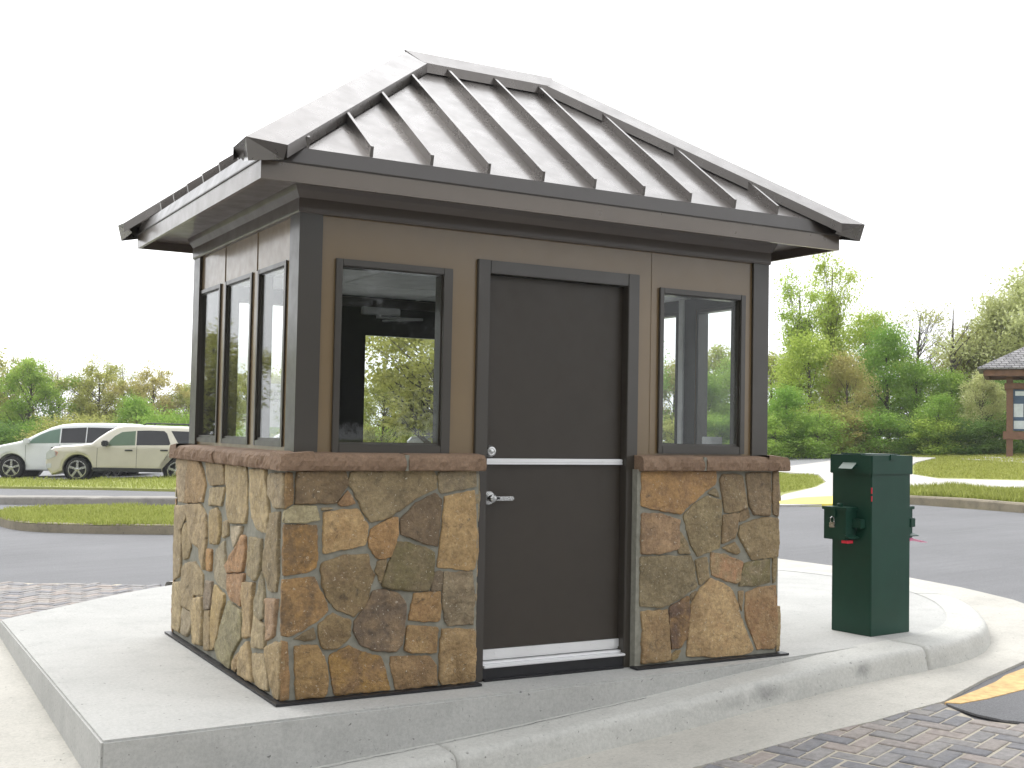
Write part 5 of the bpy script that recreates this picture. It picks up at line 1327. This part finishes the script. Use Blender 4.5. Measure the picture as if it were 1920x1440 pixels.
R_ = [
 ('tall', 1497, 46, 520, 'lime', 'tall lime green tree next to the tallest one beyond the roof corner', 1.0),
 ('tall', 1556, 47, 478, 'lime', 'tallest thin tree, lime green with dark trunk, rising past the roof corner', .8),
 ('dense', 1450, 48, 655, 'olive', 'olive tree just right of the booth corner board', 1.0),
 ('dense', 1525, 44, 620, 'lime', 'full lime tree below the two tall trees', 1.0),
 ('dense', 1590, 43, 655, 'rust', 'bronze leaved tree between lime and green trees', .8),
 ('dense_wide', 1635, 48, 590, 'lime', 'broad lime tree right of the two tall trees', .8),
 ('dense', 1668, 45, 604, 'green', 'fresh green tree with pointed top right of the broad lime tree', .8),
 ('sparse', 1712, 49, 572, 'olive', 'thin bare-looking tree with slanting limbs before the dead snag', 1.0),
 ('dense', 1725, 44, 670, 'green', 'green tree in front of the thin bare-looking tree', 1.0),
 ('bare', 1776, 46, 565, 'olive', 'dead forked snag standing above the green trees', .8),
 ('dense', 1790, 44, 690, 'green', 'green tree in front of the dead snag', 1.0),
 ('dense', 1822, 47, 612, 'olive', 'olive tree left of the pale khaki oaks', .9),
 ('dense_wide', 1868, 46, 562, 'khaki', 'pale khaki oak behind the kiosk roof', .9),
 ('dense_wide', 1925, 47, 522, 'khaki', 'largest pale khaki oak at the right edge', 1.0),
 ('airy_wide', 1990, 45, 500, 'khaki', 'pale khaki oak cut by the right frame edge', 1.0),
 ('airy', 1838, 41, 700, 'khaki', 'small pale khaki tree left of the kiosk post', .9),
 ('dense', 1480, 41, 720, 'green', 'low green tree near the pale sign post', 1.1),
 ('dense', 1760, 41, 735, 'green', 'low green tree above the bare lawn edge', 1.1),
 ('dense', 1900, 43, 680, 'dark', 'dark green tree directly behind the kiosk', 1.1),
]
for k, px, dp, tp, lf, lb, wd in R_: tree(k, px, dp, tp, lf, lb, GR, wd)
for i, (px, dp) in enumerate([(2080, 47), (2170, 44), (2270, 48), (2380, 43), (2500, 46), (2650, 42)]):
    tree(('dense_wide', 'airy_wide')[i % 2], px, dp, 560, ('khaki', 'green', 'olive')[i % 3], 'leafy tree of the wood right of the kiosk, outside the photo', 'trees right of the kiosk', 1.0)
sh_r = [(1450, 770, 'green'), (1490, 790, 'lime'), (1530, 765, 'green'), (1570, 760, 'olive'), (1610, 775, 'rust'), (1650, 765, 'green'), (1690, 785, 'dark'), (1725, 790, 'green'), (1765, 780, 'lime'), (1800, 800, 'dark'), (1840, 780, 'dark'), (1880, 770, 'green'), (1930, 775, 'dark')]
cnames = {'green': 'green', 'lime': 'lime green', 'olive': 'olive', 'rust': 'bronze', 'dark': 'dark green', 'khaki': 'khaki'}
places = ['beside the booth corner', 'just right of the sign post', 'below the tallest tree', 'left of the bronze one', 'at the middle of the wood edge', 'above the pay box top', 'right of the pay box', 'below the thin bare-looking tree', 'below the dead snag', 'in the shade right of the snag', 'left of the kiosk', 'behind the kiosk board', 'at the right edge behind the kiosk']
for (px, tp, lf), pl in zip(sh_r, places): tree('shrub_tall', px, 40.5+rt.uniform(-.5, 1.5), tp, lf, cnames[lf]+' shrub at the wood edge '+pl, 'shrubs at the wood edge', 1.1)
M_ = [
 ('dense', 1380, 47, 660, 'green', 'green tree seen at right in the right front window', 1.0),
 ('dense', 1325, 46, 690, 'green', 'green tree behind the middle of the right front window', 1.0),
 ('airy', 1345, 50, 655, 'olive', 'olive tree with twiggy top seen over the green tree in the right front window', 1.0),
 ('dense', 1262, 48, 670, 'rust', 'bronze tree seen at left in the right front window', 1.0),
 ('dense', 1195, 47, 650, 'green', 'green tree hidden behind the door, right side', 1.0),
 ('dense_wide', 1110, 48, 640, 'lime', 'lime tree hidden behind the middle of the door', 1.0),
 ('dense', 1020, 47, 655, 'olive', 'olive tree hidden behind the left side of the door', 1.0),
 ('dense_wide', 930, 49, 645, 'green', 'green tree hidden by the wall between window and door', 1.0),
 ('airy_wide', 830, 30, 560, 'olive', 'nearest olive oak whose branches fill the front left window', 1.1),
 ('airy', 715, 34, 700, 'olive', 'thin olive tree at the left of the view through the front left window', 1.0),
 ('dense', 780, 40, 745, 'lime', 'lime tree low in the view through the front left window', 1.2),
 ('airy_wide', 880, 44, 640, 'olive', 'olive tree behind the nearest oak', 1.0),
 ('airy', 640, 52, 690, 'olive', 'olive tree hidden behind the front left corner of the booth', 1.0),
 ('airy', 560, 56, 700, 'rust', 'bronze tree hidden behind the booth corner board', 1.0),
]
for k, px, dp, tp, lf, lb, wd in M_: tree(k, px, dp, tp, lf, lb, GM, wd)
L_ = [
 ('airy', 52, 58, 678, 'green', 'bright green tree with dark trunk above the white van', 1.05),
 ('airy_wide', 5, 62, 672, 'olive', 'olive tree behind the bright green tree at the left edge', 1.0),
 ('sparse', 118, 64, 690, 'olive', 'thin grey twiggy tree in the gap right of the bright green tree', 1.0),
 ('airy_wide', 190, 60, 684, 'olive', 'large rounded olive tree above the beige SUV', .95),
 ('sparse', 242, 63, 682, 'olive', 'twiggy tree top between the two large rounded trees', 1.0),
 ('airy_wide', 292, 60, 694, 'rust', 'bronze tinted rounded tree left of the booth', .95),
 ('airy', 345, 61, 722, 'olive', 'olive tree touching the left edge of the booth', 1.0),
 ('dense', 262, 53, 738, 'green', 'low bright green tree above the SUV roof', 1.1),
 ('airy', 410, 60, 705, 'olive', 'olive tree seen through the far left window', 1.0),
 ('airy_wide', 470, 60, 700, 'olive', 'olive tree seen through the middle side window', 1.0),
 ('airy', 520, 57, 700, 'khaki', 'pale tree seen behind the paper notice', 1.0),
 ('airy', -60, 60, 680, 'olive', 'olive tree just outside the left edge', 1.0),
]
for k, px, dp, tp, lf, lb, wd in L_: tree(k, px, dp, tp, lf, lb, GL, wd)
for i, (lat_, dep_, hh) in enumerate([(-26, 50, 6), (-33, 48, 7), (-40, 46, 7), (-46, 42, 7), (-50, 34, 7), (-30, 58, 7), (-52, 26, 7), (-38, 54, 8)]):
    x_, y_ = loc(dep_, lat_); kd = ('airy_wide', 'dense_wide')[i % 2]; tm, cm = PROTO[kd]
    root = empty('tree', (x_, y_, G(x_, y_)), i*1.1); s_ = hh/6; root.scale = (s_*1.2, s_*1.2, s_); tag(root, 'leafy tree of the wood left of the parking lot, outside the photo', 'tree', 'trees left of the parking lot')
    t = bpy.data.objects.new('trunk', tm); col.objects.link(t); t.parent = root
    c = bpy.data.objects.new('crown', cm); col.objects.link(c); c.parent = root; c.material_slots[0].link = 'OBJECT'; c.material_slots[0].material = LEAF[('olive', 'green')[i % 2]]
pl2 = ['at the left edge behind the van bonnet', 'behind the van windscreen', 'left of the van roof', 'above the van side window', 'over the van roof, middle', 'over the van roof, right', 'behind the SUV bonnet', 'behind the SUV roof rail', 'beside the booth at left', 'behind the far side window', 'behind the middle side window', 'behind the near side window']
for i, (px, tp, lf) in enumerate([(-10, 795, 'dark'), (25, 800, 'dark'), (70, 795, 'green'), (105, 790, 'olive'), (140, 785, 'olive'), (175, 785, 'olive'), (210, 790, 'olive'), (300, 775, 'green'), (345, 780, 'green'), (400, 785, 'green'), (450, 790, 'olive'), (505, 785, 'green')]):
    tree('shrub', px, 51+rt.uniform(-1, 2), tp, lf, cnames[lf]+' bush '+pl2[i], 'bushes behind the parked cars', 1.3)
for i, (px, tp, lf) in enumerate([(570, 790, 'olive'), (640, 790, 'green'), (700, 800, 'olive'), (740, 790, 'lime'), (785, 795, 'olive'), (830, 790, 'green')]):
    tree('shrub', px, 43+rt.uniform(-1, 2), tp, lf, cnames[lf]+' bush '+['behind the corner board', 'left of the front left window', 'at the left in the front left window', 'low in the middle of the front left window', 'over the pickup bonnet', 'right of the front left window'][i], 'bushes seen through the booth', 1.3)
for i, px in enumerate([1262, 1310, 1350, 1390]):
    tree('shrub_tall', px, 42+rt.uniform(0, 1.5), 775, ['olive', 'green', 'green', 'dark'][i], ['olive', 'fresh green', 'green', 'dark green'][i]+' shrub '+['at the left', 'left of the middle', 'right of the middle', 'at the right'][i]+' in the right front window', 'shrubs seen in the right front window', 1.1)

# woods behind the photographer, mirrored in the glass
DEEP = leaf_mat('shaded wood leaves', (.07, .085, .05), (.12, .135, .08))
for i, (dep_, lat_, hh) in enumerate([(-27-2*(k % 2), -44+k*7.4, 9.5+.6*((k*3) % 4)) for k in range(13)]+[(-34, -40+k*9, 12) for k in range(10)]):
    x_, y_ = loc(dep_, lat_); tm, cm = PROTO['dense_wide']
    root = empty('tree', (x_, y_, G(x_, y_)), i*1.3); s_ = hh/6; root.scale = (s_*1.5, s_*1.5, s_)
    tag(root, 'green tree in the wood behind the photographer', 'tree', 'trees behind the photographer')
    t = bpy.data.objects.new('trunk', tm); col.objects.link(t); t.parent = root
    c = bpy.data.objects.new('crown', cm); col.objects.link(c); c.parent = root; c.material_slots[0].link = 'OBJECT'; c.material_slots[0].material = DEEP
# thin volume added to pale the far trees as lens glare would
m = MB(); m.box((-140, -120, -8), (160, 170, 16)); hz = m.build('glare_veil', MAT['white_in']); hz['kind'] = 'stuff'
hz['label'] = 'thin pale veil added to lift the dark tones of the far trees'
q = NT('glare_veil'); q.n.remove(q.b); pv = q.new('ShaderNodeVolumePrincipled'); pv.inputs['Color'].default_value = (.95, .97, 1, 1); pv.inputs['Density'].default_value = .0007; q.l.new(pv.outputs[0], q.out.inputs['Volume']); hz.data.materials[0] = q.mat
# ------------------------------------------------------------------ light
w = bpy.data.worlds.new('World'); scene.world = w; w.use_nodes = True
nt = w.node_tree; bg = nt.nodes['Background']; sky = nt.nodes.new('ShaderNodeTexSky'); sky.sky_type = 'NISHITA'; sky.sun_disc = False
SUN_EL, SUN_AZ = R(52), None
sd = (Vector((-.15, .95, 0)).normalized())      # horizontal direction towards the sun
sky.sun_elevation = SUN_EL; sky.sun_rotation = math.atan2(sd.x, sd.y); sky.air_density = 1; sky.dust_density = 4; sky.ozone_density = 1
hs = nt.nodes.new('ShaderNodeHueSaturation'); hs.inputs['Saturation'].default_value = .10; nt.links.new(sky.outputs[0], hs.inputs['Color'])
mx = nt.nodes.new('ShaderNodeMix'); mx.data_type = 'RGBA'; mx.inputs[0].default_value = .72; mx.inputs[7].default_value = (10.5, 10.7, 11.0, 1)
nt.links.new(hs.outputs[0], mx.inputs[6])
# bright patch of cloud in front of the sun
tcw = nt.nodes.new('ShaderNodeTexCoord'); dp = nt.nodes.new('ShaderNodeVectorMath'); dp.operation = 'DOT_PRODUCT'; nt.links.new(tcw.outputs['Generated'], dp.inputs[0])
gl_ = Vector((.25, .62, .78)).normalized(); dp.inputs[1].default_value = gl_
mm = nt.nodes.new('ShaderNodeMath'); mm.operation = 'MAXIMUM'; nt.links.new(dp.outputs['Value'], mm.inputs[0]); mm.inputs[1].default_value = 0
pw = nt.nodes.new('ShaderNodeMath'); pw.operation = 'POWER'; nt.links.new(mm.outputs[0], pw.inputs[0]); pw.inputs[1].default_value = 5
ma = nt.nodes.new('ShaderNodeMath'); ma.operation = 'MULTIPLY_ADD'; nt.links.new(pw.outputs[0], ma.inputs[0]); ma.inputs[1].default_value = 1.1; ma.inputs[2].default_value = 1
vm = nt.nodes.new('ShaderNodeVectorMath'); vm.operation = 'SCALE'; nt.links.new(mx.outputs[2], vm.inputs[0]); nt.links.new(ma.outputs[0], vm.inputs['Scale'])
nt.links.new(vm.outputs[0], bg.inputs[0]); bg.inputs[1].default_value = .10
sl = bpy.data.lights.new('sun', 'SUN'); sl.energy = .6; sl.angle = R(25); sl.color = (1, .96, .9)
so = bpy.data.objects.new('sun', sl); col.objects.link(so)
dirs = Vector((sd.x*math.cos(SUN_EL), sd.y*math.cos(SUN_EL), math.sin(SUN_EL))); so.rotation_euler = dirs.to_track_quat('Z', 'Y').to_euler()
scene.view_settings.view_transform = 'Standard'; scene.view_settings.look = 'None'; scene.view_settings.exposure = .80; scene.view_settings.gamma = 1
scene.cycles.max_bounces = 8; scene.cycles.transparent_max_bounces = 16
